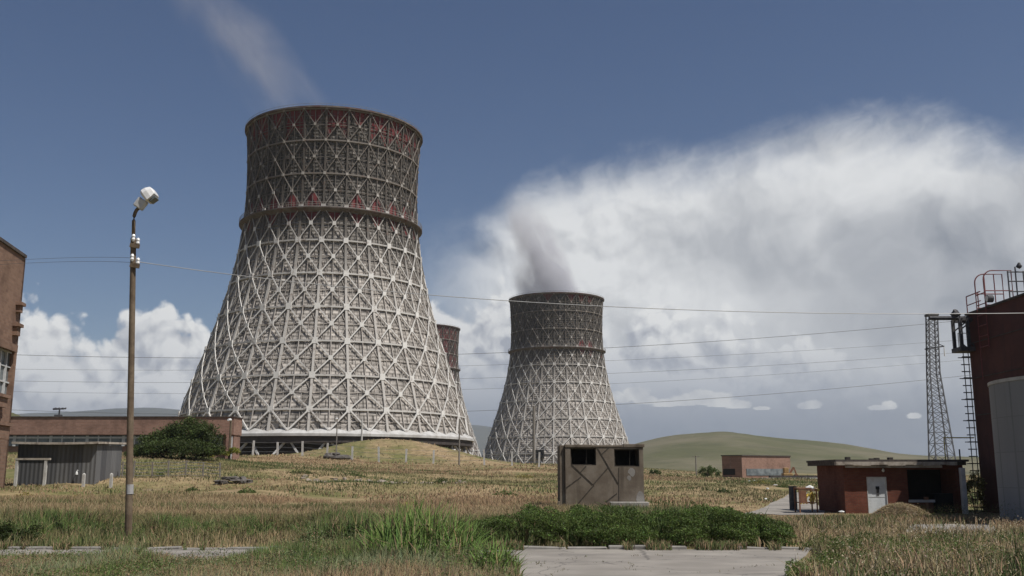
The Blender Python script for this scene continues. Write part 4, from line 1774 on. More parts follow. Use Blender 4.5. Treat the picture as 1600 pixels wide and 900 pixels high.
# far high-voltage lines beyond the towers
FY = 640
wire('topmost dark far wire passing behind the towers and the lattice pylon', [at(-120, 549, FY), at(745, 552.5, FY), at(1620, 488, FY)], .15, M_wire)
wire('second far wire, just below the topmost one behind the towers', [at(-120, 574, FY), at(745, 571, FY), at(1620, 522, FY)], .085, M_wire)
wire('third far wire, midway down the set of lines behind the towers', [at(-120, 592, FY), at(745, 591, FY), at(1620, 541, FY)], .095, M_wire)
wire('fourth far wire, lower in the set of lines behind the towers', [at(-120, 608, FY), at(745, 608, FY), at(1620, 552, FY)], .075, M_wire)
wire('lowest far wire, crossing the small white clouds right of the towers', [at(-120, 634, FY), at(745, 642, FY), at(1620, 574, FY)], .13, M_wire)

# ------------------------------------------------------------------ tall brick block on the left
LX0 = at(38, 403, 70.0)
LXn = at(0, 376, 64.8)
dirv = Vector((LX0.x - LXn.x, 70.0 - 64.8, 0)).normalized()
nrm = Vector((dirv.y, -dirv.x, 0))            # towards +x: the visible face
Cn = Vector((LX0.x, 70.0, 0))
BT = LX0.z
gB = 0.6
tb = thing('brick_block', (Cn.x - 4, 60, gB), 'tall ochre brick block cut off by the left edge, with brick brackets', 'building')


def lb(s0, s1, d0, d1, z0, z1, mb):
    """box along the facade: s metres back from the far corner, d metres out from the face"""
    ps = [Cn - dirv * s + nrm * d for s, d in ((s0, d0), (s1, d0), (s1, d1), (s0, d1))]
    return mb.add([(p.x, p.y, z0) for p in ps] + [(p.x, p.y, z1) for p in ps],
                  [(0, 3, 2, 1), (4, 5, 6, 7), (0, 1, 5, 4), (1, 2, 6, 5), (2, 3, 7, 6), (3, 0, 4, 7)])


def fz(px, py):
    """height and distance-from-corner of the facade point at that pixel"""
    d = raydir(px, py)
    o = Vector((0, 0, CAM_Z))
    t_ = (Cn - o).dot(nrm) / d.dot(nrm)
    p = o + d * t_
    return (Cn - p).dot(dirv), p.z


_, zw1 = fz(15, 546)
_, zw0 = fz(15, 622)
sw, _ = fz(24, 580)
m_ = MB()
lb(0, sw, -14, 0, gB - 1, BT, m_)
lb(sw, 26, -14, 0, zw1, BT, m_)
lb(sw, 26, -14, 0, gB - 1, zw0, m_)
lb(sw, 26, -14, -.45, zw0, zw1, m_)
m_.build('wall', M_brick_tall, tb)
m_ = MB()
lb(-.12, 26.1, -14.1, .14, BT + .003, BT + .22, m_)
m_.build('roof', M_roof_felt, tb)
wn_ = MB()
k = 0
s = sw + .05
while s < 25:
    lb(s, s + 1.1, -.40, -.36, zw0 + .05, zw1 - .05, wn_)
    s += 1.25
w_ = wn_.build('window', M_glass, tb)
wn_ = MB()
s = sw
while s < 25.5:
    lb(s, s + .15, -.35, -.2, zw0, zw1, wn_)
    s += 1.25
for f in (.02, .33, .66, .97):
    z_ = zw0 + (zw1 - zw0) * f
    lb(sw + .15, 25.4, -.34, -.24, z_ - .05, z_ + .05, wn_)
wn_.build('window_frame', M_frame, w_)
for (pa, pb, out, s0, s1) in ((474, 490, .28, .2, .8), (509, 528, .30, .35, 1.1), (624, 643, .45, 2.2, 4.2), (666, 690, .75, 2.2, 5.2)):
    z1_, z0_ = fz(30, pa)[1], fz(30, pb)[1]
    m_ = MB()
    lb(s0 - .15, s1 + .15, 0.002, out + .15, z1_ - .22, z1_, m_)
    lb(s0, s1, 0.002, out, z0_, z1_ - .223, m_)
    m_.build('brick_bracket', M_brick_tall, tb)
z1_ = fz(30, 548)[1]
m_ = MB()
lb(.3, 26, 0.003, .22, z1_ - .25, z1_ + .25, m_)
m_.build('lintel_band', M_brick_tall, tb)
z1_, z0_ = fz(8, 705)[1], fz(8, 742)[1]
m_ = MB()
lb(3.5, 9, 0.003, .05, z0_, z1_, m_)
g_ = m_.build('ground_floor_window', M_glass, tb)
m_ = MB()
for s in (3.4, 4.5, 5.6, 6.7, 7.8, 8.9):
    lb(s, s + .16, .051, .12, z0_, z1_, m_)
m_.build('window_frame', M_frame, g_)

# ------------------------------------------------------------------ low brick building
QY = 120.0
a, b = at(-40, 652, QY), at(366, 656, QY)
zt = a.z
zc = at(200, 679, QY).z
zg = 2.4
lo_ = thing('long_brick_building', ((a.x + b.x) / 2, QY, zg), 'long low brick building with a strip of windows behind the grey shed', 'building')
m_ = MB()
m_.box((a.x, QY, zc), (b.x, QY + 3.6, zt))
m_.build('parapet_wall', M_brick_pink, lo_)
m_ = MB()
m_.box((a.x - .1, QY - .1, zt + .003), (b.x + .1, QY + 3.7, zt + .12))
m_.build('roof', M_roof_felt, lo_)
m_ = MB()
m_.box((a.x + .1, QY + .7, zg - 1), (b.x - .1, QY + 3.4, zc - .003))
m_.build('lower_wall', M_brick_pink, lo_)
m_ = MB()
zb_ = at(200, 697, QY).z
m_.box((a.x + .3, QY + .5, zb_), (b.x - 1.4, QY + .68, zc - .1))
w_ = m_.build('window', M_glass, lo_)
m_ = MB()
x = a.x + .3
k = 0
while x < b.x - 1.5:
    m_.box((x, QY + .4, zb_), (x + (.35 if k % 3 == 0 else .14), QY + .497, zc - .1))
    x += 1.45
    k += 1
m_.box((a.x + .3, QY + .38, zc - .45), (b.x - 1.4, QY + .396, zc - .25))
m_.build('window_frame', M_frame, w_)
m_ = MB()
q0, q1 = at(353, 690, QY - .1), at(358, 690, QY - .1)
m_.box((q0.x, QY - .1, zg - 1), (q1.x, QY + .39, zc - .003))
m_.build('corner_pillar', M_brick_pink, lo_)
m_ = MB()
m_.box((q1.x + .05, QY + .1, zg - .5), (b.x - .1, QY + .15, zc - .2))
m_.build('corner_glazing', M_frame, lo_)
# aerial on its roof
ae = thing('roof_aerial', (at(93, 650, QY + 2).x, QY + 2, zt + .12), 'dark aerial on a stub mast on the long brick roof', 'aerial')
m_ = MB()
q = at(93, 640, QY + 2)
m_.tube([(q.x, QY + 2, zt + .1), (q.x, QY + 2, q.z + .1)], .09, 8)
m_.box((q.x - .45, QY + 1.7, zt + .1), (q.x + .3, QY + 2.3, zt + .42))
m_.build('mast', M_steel_dark, ae)
m_ = MB()
m_.beam((q.x - .8, QY + 2, q.z), (q.x + .75, QY + 2, q.z + .1), .12, .12)
for k in (-.6, -.2, .25, .6):
    m_.beam((q.x + k, QY + 1.6, q.z + .05), (q.x + k, QY + 2.4, q.z + .2), .1, .16)
m_.build('elements', M_steel_dark, ae)

# ------------------------------------------------------------------ grey shed
SY = 74.0
sa, sb_ = at(23, 760, SY), at(147, 760, SY)
sg = gz((sa.x + sb_.x) / 2, SY)
stp = at(100, 692, SY).z
sh = thing('sheet_shed', ((sa.x + sb_.x) / 2, SY, sg), 'grey corrugated shed with a sagging pale roof edge beside the brick block', 'shed')
m_ = MB()
m_.box((sa.x, SY, sg - .5), (sb_.x, SY + 4.8, stp - .1))
m_.build('wall', M_sheet, sh)
m_ = MB()
n = 8
for k in range(n):
    f0, f1 = k / n, (k + 1) / n
    xa, xb = sa.x - .3, sb_.x + .25
    zA = stp + .02 - .05 * math.sin(f0 * math.pi)
    zB = stp + .02 - .05 * math.sin(f1 * math.pi)
    X0, X1 = xa + (xb - xa) * f0, xa + (xb - xa) * f1
    m_.add([(X0, SY - .45, zA - .1), (X1, SY - .45, zB - .1), (X1, SY + 5.0, zB + .02), (X0, SY + 5.0, zA + .02),
            (X0, SY - .45, zA + .06), (X1, SY - .45, zB + .06), (X1, SY + 5.0, zB + .16), (X0, SY + 5.0, zA + .16)],
           [(0, 3, 2, 1), (4, 5, 6, 7), (0, 1, 5, 4), (2, 3, 7, 6)] + ([(3, 0, 4, 7)] if k == 0 else []) + ([(1, 2, 6, 5)] if k == n - 1 else []))
m_.build('roof', M_fascia, sh)
# gate frame and posts standing in front of it
gt = thing('timber_gateway', (at(50, 760, SY - .8).x, SY - .8, sg), 'simple post and beam gateway in front of the grey shed', 'gateway')
a, b = at(25, 717, SY - .8), at(79, 717, SY - .8)
for x in (a.x + .12, b.x - .3):
    m_ = MB()
    m_.box((x - .09, SY - .9, sg - .4), (x + .09, SY - .72, a.z - .08))
    m_.build('post', M_conc_light, gt)
m_ = MB()
m_.box((a.x, SY - .92, a.z - .08), (b.x, SY - .70, a.z + .06))
m_.build('beam', M_fascia, gt)
for (px, pt_, lab) in ((130, 741, 'short pale concrete post left of the second one before the grey shed'), (173, 741, 'short pale concrete post by the right corner of the grey shed')):
    q = at(px, 760, SY - 1.2)
    g_ = gz(q.x, SY - 1.2)
    m_ = MB()
    m_.box((q.x - .09, SY - 1.29, g_ - .3), (q.x + .09, SY - 1.11, at(px, pt_, SY - 1.2).z))
    m_.add([(q.x - .09, SY - 1.29, at(px, pt_, SY - 1.2).z), (q.x + .09, SY - 1.29, at(px, pt_, SY - 1.2).z), (q.x + .09, SY - 1.11, at(px, pt_, SY - 1.2).z), (q.x - .09, SY - 1.11, at(px, pt_, SY - 1.2).z), (q.x, SY - 1.2, at(px, pt_, SY - 1.2).z + .1)],
           [(0, 1, 4), (1, 2, 4), (2, 3, 4), (3, 0, 4)])
    tag(m_.build('concrete_post', M_conc_light, origin=(q.x, SY - 1.2, g_)), lab, 'post', 'posts before the grey shed')
q = at(120, 738, SY - .25)
fxt = thing('wall_lamp', (q.x, SY - .02, q.z), 'small pale lamp fixed to the middle of the grey shed wall', 'lamp')
m_ = MB()
m_.tube([(q.x, SY - .001, q.z + .12), (q.x, SY - .2, q.z + .16), (q.x, SY - .26, q.z + .02)], .03, 6)
m_.build('arm', M_frame, fxt)
m_ = MB()
m_.tube([(q.x, SY - .26, q.z + .06), (q.x, SY - .26, q.z - .02), (q.x, SY - .26, q.z - .16)], [.03, .08, .10], 10)
m_.build('lamp_shade', M_white, fxt)


# ------------------------------------------------------------------ fences
def fence(name, label, pts, h, mat_post, rails, w=.16):
    """pts: (px, Y) along the line; posts stand on the terrain"""
    c = []
    for px, Y in pts:
        x = at(px, 725, Y).x
        c.append(Vector((x, Y, gz(x, Y))))
    mid = c[len(c) // 2]
    root = thing(name, mid, label, 'fence')
    for k, p in enumerate(c):
        hh = h * (1 + .06 * math.sin(k * 2.3))
        lean = Vector((.05 * math.sin(k * 1.9), 0, 0)) * hh
        m_ = MB()
        m_.beam(p - Vector((0, 0, .4)), p + Vector((0, 0, hh)) + lean, w, w, (0, 1, 0))
        m_.build('post', mat_post, root)
    m_ = MB()
    for a, b in zip(c[:-1], c[1:]):
        for f in rails:
            m_.tube([a + Vector((0, 0, h * f)), (a + b) / 2 + Vector((0, 0, h * f - .06)), b + Vector((0, 0, h * f))], .018, 4)
    m_.build('strand', M_wire, root)
    return root


fence('post_fence', 'line of pale concrete fence posts crossing below the grassy mound', [(357, 148), (394, 149), (433, 150), (472, 150), (510, 150), (550, 150), (592, 150), (634, 150), (677, 150), (757, 150), (800, 150), (842, 150)], 2.15, M_conc_light, (.3, .6, .92), .26)
fence('mesh_fence', 'low dark wire fence with thin posts right of the grey shed', [(192, 78), (209, 78), (239, 78.5), (264, 79), (290, 80), (318, 81), (345, 82)], 1.25, M_pole, (.15, .35, .55, .75, .95), .1)


# ------------------------------------------------------------------ thin poles and small lamps in the distance
def pole(name, label, px, ptop, Y, r, mat, cat='pole', lamp=False, arm=None):
    q = at(px, ptop, Y)
    g_ = gz(q.x, Y)
    root = thing(name, (q.x, Y, g_), label, cat)
    m_ = MB()
    m_.tube([(q.x, Y, g_ - .4), (q.x, Y, q.z)], [r * 1.25, r], 8)
    m_.build('shaft', mat, root)
    if lamp:
        m_ = MB()
        m_.tube([(q.x, Y, q.z), (q.x, Y - .3, q.z + .05), (q.x, Y - 1.1, q.z)], [.09, .17, .12], 8)
        m_.build('lamp_head', M_porcelain, root)
    if arm:
        m_ = MB()
        m_.beam((q.x - arm, Y, q.z - .25), (q.x + arm, Y, q.z - .25), .1, .1)
        m_.build('crossarm', mat, root)
    return root


pole('street_lamp', 'short street lamp with a white head at the right end of the long brick building', 361, 657, 112, .12, M_post, 'street lamp', lamp=True)
pole('lamp_mast', 'thin dark pole rising in front of the right side of the largest tower', 718, 655, 148, .1, M_pole)
pole('lamp_mast', 'thin lamp mast before the white skirt of the largest tower, above the rubble', 527, 655, 152, .08, M_pole, lamp=True)
pole('lamp_mast', 'pale post standing on the crest of the grassy mound', 566, 655, 176, .14, M_conc_light)
pole('utility_pole', 'dark pole with a short crossarm before the mid-sized tower', 834, 634, 330, .42, M_pole, arm=1.4)
pole('utility_pole', 'faint wooden utility pole on the far field left of the small round bush', 1087, 712, 240, .14, M_pole, arm=.9)

# ------------------------------------------------------------------ far brick building, wall, digger
VY = 232.0
c0, c1, c2 = at(1129, 745, VY + 3.4), at(1160, 745, VY), at(1236, 745, VY + 9)
zt = at(1160, 712.5, VY).z
vg = gz(c1.x, VY)
fb = thing('far_brick_building', (c1.x, VY, vg), 'small far brick building at the foot of the green hill', 'building')


def prism(mb, pts, z0, z1):
    n = len(pts)
    return mb.add([(p[0], p[1], z0) for p in pts] + [(p[0], p[1], z1) for p in pts],
                  [tuple(range(n))[::-1], tuple(range(n, 2 * n))] + [(k, (k + 1) % n, n + (k + 1) % n, n + k) for k in range(n)])


c3 = c0 + (c2 - c1)
m_ = MB()
prism(m_, [(c1.x, c1.y), (c2.x, c2.y), (c3.x, c3.y), (c0.x, c0.y)], vg - 1, zt)
m_.build('wall', M_brick_pink, fb)
m_ = MB()
prism(m_, [(c1.x, c1.y - .25), (c2.x + .2, c2.y - .1), (c3.x, c3.y + .2), (c0.x - .25, c0.y)], zt + .003, zt + .25)
m_.build('roof', M_roof_felt, fb)
u1 = (c2 - c1)
u1.z = 0
n1 = Vector((u1.y, -u1.x, 0)).normalized()
z0_, z1_ = at(1190, 743, VY + 3).z, at(1190, 732.5, VY + 3).z
m_ = MB()
A, B = c1 + u1 * .08 + n1 * .12, c1 + u1 * .97 + n1 * .12
m_.add([(A.x, A.y, z0_), (B.x, B.y, z0_), (B.x, B.y, z1_), (A.x, A.y, z1_), (A.x - n1.x * .1, A.y - n1.y * .1, z0_), (B.x - n1.x * .1, B.y - n1.y * .1, z0_), (B.x - n1.x * .1, B.y - n1.y * .1, z1_), (A.x - n1.x * .1, A.y - n1.y * .1, z1_)],
       [(0, 1, 2, 3), (7, 6, 5, 4), (0, 4, 5, 1), (1, 5, 6, 2), (2, 6, 7, 3), (3, 7, 4, 0)])
m_.build('window', M_glass, fb)
u2 = (c0 - c1)
u2.z = 0
n2_ = Vector((-u2.y, u2.x, 0)).normalized()
if n2_.y > 0:
    n2_ = -n2_
m_ = MB()
A, B = c1 + u2 * .35 + n2_ * .1, c1 + u2 * .95 + n2_ * .1
z0_, z1_ = at(1145, 742, VY + 2).z, at(1145, 732.5, VY + 2).z
m_.add([(A.x, A.y, z0_), (B.x, B.y, z0_), (B.x, B.y, z1_), (A.x, A.y, z1_), (A.x - n2_.x * .09, A.y - n2_.y * .09, z0_), (B.x - n2_.x * .09, B.y - n2_.y * .09, z0_), (B.x - n2_.x * .09, B.y - n2_.y * .09, z1_), (A.x - n2_.x * .09, A.y - n2_.y * .09, z1_)],
       [(0, 1, 2, 3), (7, 6, 5, 4), (0, 4, 5, 1), (1, 5, 6, 2), (2, 6, 7, 3), (3, 7, 4, 0)])
m_.build('garage_opening', M_shade, fb)  # solid slab on the wall, the opening's shade painted on as near-black
WY = 205.0
a, b = at(1190, 752, WY), at(1290, 752, WY)
zb_ = gz((a.x + b.x) / 2, WY)
zt_ = max(at(1250, 748.7, WY).z, zb_ + .8)
fw = thing('white_wall', ((a.x + b.x) / 2, WY, zb_), 'low white wall with a dark coping on the far field', 'wall')
m_ = MB()
m_.box((a.x, WY, zb_ - .8), (b.x, WY + .3, zt_))
m_.build('wall_panel', M_white, fw)
m_ = MB()
m_.box((a.x + 2.0, WY + .6, zt_ - .3), (b.x, WY + 2.2, zt_ + .45))
m_.build('coping', M_roof_felt, fw)
EX = 212.0
ex = at(1230, 740, EX)
eg = gz(ex.x, EX)
ez = at(1230, 749, EX).z
dg = thing('digger', (ex.x, EX, eg), 'small ochre digger parked beside the far brick building', 'digger')
m_ = MB()
m_.box((ex.x - 1.0, EX - 1, ez + .5), (ex.x + .9, EX + 1, ez + 1.3))
m_.build('body', M_ochre, dg, bevel=.1)
m_ = MB()
m_.box((ex.x - .8, EX - .7, ez + 1.303), (ex.x + .2, EX + .5, ez + 2.4))
m_.build('cab', M_ochre, dg, bevel=.1)
m_ = MB()
m_.box((ex.x - 1.2, EX - 1.1, eg - .2), (ex.x + 1.0, EX - .5, ez + .497))
m_.build('track', M_steel_dark, dg)
m_ = MB()
m_.box((ex.x - 1.2, EX + .5, eg - .2), (ex.x + 1.0, EX + 1.1, ez + .497))
m_.build('track', M_steel_dark, dg)
m_ = MB()
m_.beam((ex.x + .4, EX - .4, ez + 1.1), (ex.x + 1.3, EX - .4, ez + 2.5), .3, .35)
m_.beam((ex.x + 1.3, EX - .4, ez + 2.5), (ex.x + 1.8, EX - .4, ez + 1.0), .22, .25)
m_.box((ex.x + 1.45, EX - .8, ez + .5), (ex.x + 2.0, EX + .0, ez + 1.05))
m_.build('boom', M_rust, dg)

# ------------------------------------------------------------------ barrel and yellow pipe rack by the brick hut
q = at(1239, 776, 64.0)
g_ = gz(q.x, 64.0)
ba = thing('oil_drum', (q.x, 64.0, g_), 'dark upright oil drum at the end of the path', 'drum')
m_ = MB()
zt = at(1239, 759.5, 64).z
h = zt - g_
m_.lathe([(.01, -.02), (.24, -.02), (.24, h * .32), (.258, h * .34), (.24, h * .36), (.24, h * .64), (.258, h * .66), (.24, h * .68), (.24, h - .03), (.255, h - .02), (.25, h), (.22, h - .03), (.01, h - .03)], (q.x, 64, g_), 20)
m_.build('body', M_steel_dark, ba, smooth=False)
KY = 59.0
a, b = at(1249, 800, KY), at(1279, 800, KY)
g_ = gz((a.x + b.x) / 2, KY)
rk = thing('pipe_rack', ((a.x + b.x) / 2, KY, g_), 'rusty frame holding yellow gas pipework against the left side of the brick hut', 'rack')
zt = at(1260, 764, KY).z
for x in (a.x + .05, b.x - .06):
    for y_ in (KY, KY + 1.0):
        m_ = MB()
        m_.box((x - .035, y_ - .035, g_ - .2), (x + .035, y_ + .035, zt))
        m_.build('post', M_rust, rk)
m_ = MB()
for z in (zt - .08, g_ + .55):
    for y_ in (KY, KY + 1.0):
        m_.box((a.x + .086, y_ - .03, z), (b.x - .096, y_ + .03, z + .06))
m_.box((a.x + .0, KY - .05, zt + .003), (a.x + .75, KY + 1.05, zt + .07))
m_.build('rail', M_rust, rk)
m_ = MB()
m_.box((a.x + .1, KY - .02, g_ + .62), (a.x + .45, KY + .02, zt - .09))
m_.build('rust_panel', M_rust, rk)
yr = random.Random(2)
for k in range(5):
    m_ = MB()
    x = a.x + .2 + k * .19
    y_ = KY + .25 + .1 * (k % 3)
    m_.tube([(x, y_, g_ + .5), (x, y_, g_ + 1.0 + .08 * (k % 2)), (x + .09, y_, g_ + 1.08 + .1 * (k % 2)), (x + .19, y_ + .05, g_ + .95)], .055, 8)
    m_.rock((x, y_ - .03, g_ + .75 + .1 * (k % 3)), .1, .1, .1, seed=k)
    m_.build('yellow_pipe', M_yellow, rk)
m_ = MB()
q = at(1266, 766, KY + .4)
m_.tube([(q.x - .18, KY + .45, q.z - .05), (q.x - .16, KY + .45, q.z + .1), (q.x, KY + .45, q.z + .16), (q.x + .16, KY + .45, q.z + .1), (q.x + .19, KY + .45, q.z - .07)], [.09, .13, .14, .13, .08], 10)
m_.build('white_cover', M_white, rk)
m_ = MB()
m_.tube([(q.x, KY + .5, q.z - .02), (b.x + .25, KY + .5, q.z + .02)], .07, 8)
m_.build('branch_pipe', M_yellow, rk)

# ------------------------------------------------------------------ rubble, stones, litter
def pile(label, px, py, Y, stones, mat, group='stone heaps in the meadow'):
    c = at(px, py, Y)
    g_ = gz(c.x, Y)
    root = thing('rubble_pile', (c.x, Y, g_), label, 'rubble', group)
    for k, (dx, dy, dz, sx, sy, sz, rz) in enumerate(stones):
        m_ = MB()
        x, y = c.x + dx, Y + dy
        m_.rock((x, y, gz(x, y) + dz), sx, sy, sz, rz, seed=k + int(px))
        m_.build('stone', mat, root)
    return root


pile('heap of dark grey stones and a slab lying in the meadow left of the hut', 360, 762, 76, [(-.8, 0, .1, .45, .4, .22, .3), (-.2, .2, .35, .6, .4, .14, .2), (.3, 0, .3, .55, .35, .2, -.2), (.85, .1, .2, .4, .35, .3, .5), (-.45, -.2, .12, .35, .3, .2, 1), (1.3, .2, .1, .3, .25, .2, .2)], M_stone)
pile('broad dark boulder with smaller stones below the grassy mound', 525, 724, 138, [(-.9, 0, .35, .8, .7, .5, .1), (.5, .1, .3, 1.5, .9, .55, -.1), (-.2, .3, .55, .7, .6, .45, .3), (1.7, .2, .15, .5, .5, .35, .6)], M_stone)
rs = random.Random(9)
pile('long scatter of pale rubble on the bare bank in mid-meadow', 590, 764, 84, [(rs.uniform(-6.5, 8.5), rs.uniform(-1.6, 1.8), .02, rs.uniform(.1, .36), rs.uniform(.12, .32), rs.uniform(.06, .18), rs.uniform(0, 3)) for _ in range(60)], M_stone_pale)
litter = [((1172, 772), 'white litter scrap farthest left beside the path'), ((1180, 771.5), 'small white scrap right of the leftmost litter by the path'), ((1200, 777), 'narrow white litter strip lying in grass left of the oil drum'), ((1212, 775), 'white scrap nearest the oil drum'), ((1197, 785), 'white scrap close to the edge of the path'), ((1315, 800), 'flat white board lying before the brick hut')]
for k, ((px, py), lab) in enumerate(litter):
    d = raydir(px, py)
    t_ = (-.35 - CAM_Z) / d.z
    x, y = d.x * t_, d.y * t_
    m_ = MB()
    g_ = gz(x, y)
    m_.rock((x, y, g_ + .12), .17 + .05 * (k % 2), .12, .04 + .015 * (k % 3), k, seed=k + 50)
    tag(m_.build('litter_scrap', M_white, origin=(x, y, g_)), lab, 'litter', 'white litter by the path')
# straw heap before the brick hut
d = raydir(1408, 806)
t_ = (-.3 - CAM_Z) / d.z
hx, hy = d.x * t_, d.y * t_


# ------------------------------------------------------------------ planting
def in_poly(x, y, poly):
    ins_ = np.zeros(len(x), bool)
    n = len(poly)
    for i in range(n):
        x1, y1 = poly[i]
        x2, y2 = poly[(i + 1) % n]
        c = ((y1 > y) != (y2 > y)) & (x < (x2 - x1) * (y - y1) / ((y2 - y1) + 1e-12) + x1)
        ins_ ^= c
    return ins_


def blocked(x, y):
    b = in_poly(x, y, PAVE) | in_poly(x, y, PATH) | (in_poly(x, y, YARD) & (RNG.random(len(x)) < .85))
    for (a, c, d, e) in ((x0 - .3, x1, HY - .05, HY + 2.7), (rx0, rx1 + .2, RY, RY + 5), (sa.x, sb_.x, SY, SY + 5), (BX, BX + 14, 44, 60), (rx0 - 1.8, rx0, 58.5, 60.5)):
        b |= (x > a) & (x < c) & (y > d) & (y < e)
    b |= np.hypot(x - tcx, y - tcy) < tr
    b |= (y > 23.6) & (y < 24.0)
    b |= (np.abs(y - 84 - 3 * (fbm(x, y, 8, 2) - .5)) < 2.6) & (x / y > -.21) & (x / y < -.02) & (fbm(x + 5, y, 3.0, 3) > .42)
    b |= (y > 38) & (y < 120) & (fbm(x * .6 + 31, y, 6.0, 3) > .66)
    return b


def jitter(c, amt, n):
    return np.clip(np.asarray(c)[None, :] * (1 + RNG.normal(0, amt, (n, 1))) * (1 + RNG.normal(0, amt * .3, (n, 3))), 0.004, 0.8)


def blades(name, x, y, h, w, cb, ct, lean=0.35, parent=None, z=None, bend=0.5):
    """one bent, tapered blade per root; colours per blade at root and tip"""
    n = len(x)
    z = np.concatenate([ground(x[i:i + 4000], y[i:i + 4000]) for i in range(0, n, 4000)]) if z is None else z
    a = RNG.uniform(0, 2 * np.pi, n)
    la = RNG.uniform(0, 2 * np.pi, n)
    l = np.abs(RNG.normal(0, lean, n)) * h
    sx, sy = np.cos(a) * w / 2, np.sin(a) * w / 2
    dx, dy = np.cos(la) * l, np.sin(la) * l
    z = z - 0.02
    V = np.empty((n, 5, 3))
    V[:, 0] = np.stack([x - sx, y - sy, z], 1)
    V[:, 1] = np.stack([x + sx, y + sy, z], 1)
    mx, my, mz = x + dx * .35, y + dy * .35, z + h * .58
    V[:, 2] = np.stack([mx + sx * .8, my + sy * .8, mz], 1)
    V[:, 3] = np.stack([mx - sx * .8, my - sy * .8, mz], 1)
    V[:, 4] = np.stack([x + dx, y + dy, z + h * (1 - .25 * np.minimum(1, l / h) * bend)], 1)
    b = (np.arange(n) * 5)[:, None]
    F = np.concatenate([b + np.array([[0, 1, 2]]), b + np.array([[0, 2, 3]]), b + np.array([[3, 2, 4]])], 0)
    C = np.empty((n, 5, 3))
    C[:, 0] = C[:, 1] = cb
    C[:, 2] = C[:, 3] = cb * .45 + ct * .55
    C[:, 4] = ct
    return np_mesh(name, V.reshape(-1, 3), F, M_grass, parent, C.reshape(-1, 3))


def leaves(name, P, size, col, parent=None, up=0.3, mat=None, aspect=0.5):
    """a cloud of single pointed leaves at the given points"""
    n = len(P)
    nrm_ = RNG.normal(0, 1, (n, 3))
    nrm_[:, 2] += up * 2
    nrm_ /= np.linalg.norm(nrm_, axis=1, keepdims=True)
    t_ = np.cross(nrm_, RNG.normal(0, 1, (n, 3)))
    t_ /= np.linalg.norm(t_, axis=1, keepdims=True)
    s_ = np.cross(nrm_, t_)
    L = (size * RNG.uniform(.6, 1.35, n))[:, None]
    V = np.empty((n, 4, 3))
    V[:, 0] = P - t_ * L * .5
    V[:, 1] = P + s_ * L * aspect * .5
    V[:, 2] = P + t_ * L * .5
    V[:, 3] = P - s_ * L * aspect * .5
    F = (np.arange(n) * 4)[:, None] + np.array([[0, 1, 2, 3]])
    C = np.repeat(col[:, None, :], 4, 1)
    return np_mesh(name, V.reshape(-1, 3), F, mat or M_leaf, parent, C.reshape(-1, 3))


DRY = np.array((.29, .208, .115)); ORANGE = np.array((.315, .205, .118)); STRAW = np.array((.40, .315, .19))
OLIVE = np.array((.135, .122, .05)); GREEN = np.array((.068, .094, .025)); FRESH = np.array((.135, .21, .045)); GREY = np.array((.195, .215, .105))


def wedge(n, y0, y1, power=1.0, half=0.56):
    """roots spread over the visible wedge between two distances"""
    u = RNG.random(n)
    y = (y0 ** (2 * power) + u * (y1 ** (2 * power) - y0 ** (2 * power))) ** (1 / (2 * power))
    x = RNG.uniform(-half, half, n) * y
    return x, y


def meadow_mix(x, y):
    """share of green, and dry tint, in the meadow beyond the kerb"""
    b = x / y
    p1 = fbm(x, y * 1.6, 7.0, 4)
    p2 = fbm(x + 90, y, 22.0, 3)
    band = sstep(28.5, 31, y) * sstep(42, 37, y) * sstep(.30, -.05, b) * (.35 + 1.0 * sstep(.40, .56, fbm(x + 40, y * .5, 5.0, 3)))
    left = sstep(-.38, -.45, b) * sstep(26, 28, y) * sstep(40, 36, y) * .5
    dryband = sstep(38, 43, y) * sstep(68, 56, y) * sstep(.1, -.05, b)
    g = .38 + (p1 - .5) * 2.2 + (p2 - .5) * 1.8
    g = g + band * .75 + left - dryband * .55
    g = g + sstep(68, 78, y) * sstep(120, 95, y) * .18 - sstep(.18, .28, b) * sstep(60, 40, y) * .22
    return np.clip(g, 0.02, .95), p1, p2


# meadow grass, beyond the kerb
def meadow(n, y0, y1, h0, w0, nm):
    x, y = wedge(n, y0, y1)
    k = ~blocked(x, y)
    x, y = x[k], y[k]
    g, p1, p2 = meadow_mix(x, y)
    isg = RNG.random(len(x)) < g
    n = len(x)
    cd = np.where((p2 > .5)[:, None], jitter(DRY, .13, n), jitter(ORANGE, .13, n))
    st_ = RNG.random(n) < .07
    cd = np.where(st_[:, None], jitter(STRAW, .15, n), cd)
    cg = np.where((p1 > .58)[:, None], jitter(GREEN, .18, n), jitter(OLIVE, .16, n))
    ct = np.where(isg[:, None], cg, cd)
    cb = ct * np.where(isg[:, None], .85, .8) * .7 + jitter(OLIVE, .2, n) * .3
    h = h0 * RNG.uniform(.4, 1.4, n) * (.45 + 1.1 * p1) * (1 - .75 * sstep(.17, .22, x / y) * sstep(36, 44, y) * sstep(75, 65, y))
    w = w0 * RNG.uniform(.7, 1.4, n)
    return blades(nm, x, y, h, w, cb, ct, .6)


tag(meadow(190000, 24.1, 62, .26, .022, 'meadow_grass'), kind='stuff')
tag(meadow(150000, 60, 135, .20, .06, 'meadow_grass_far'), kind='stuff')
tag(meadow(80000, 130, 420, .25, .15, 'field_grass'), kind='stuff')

# foreground verge on the left: low grey-green weeds and grasses
def verge(n):
    x = RNG.uniform(-12.5, .1, n)
    y = RNG.uniform(11.5, 20.9, n)
    k = ~blocked(x, y) & (x > -.62 * y)
    return x[k], y[k]


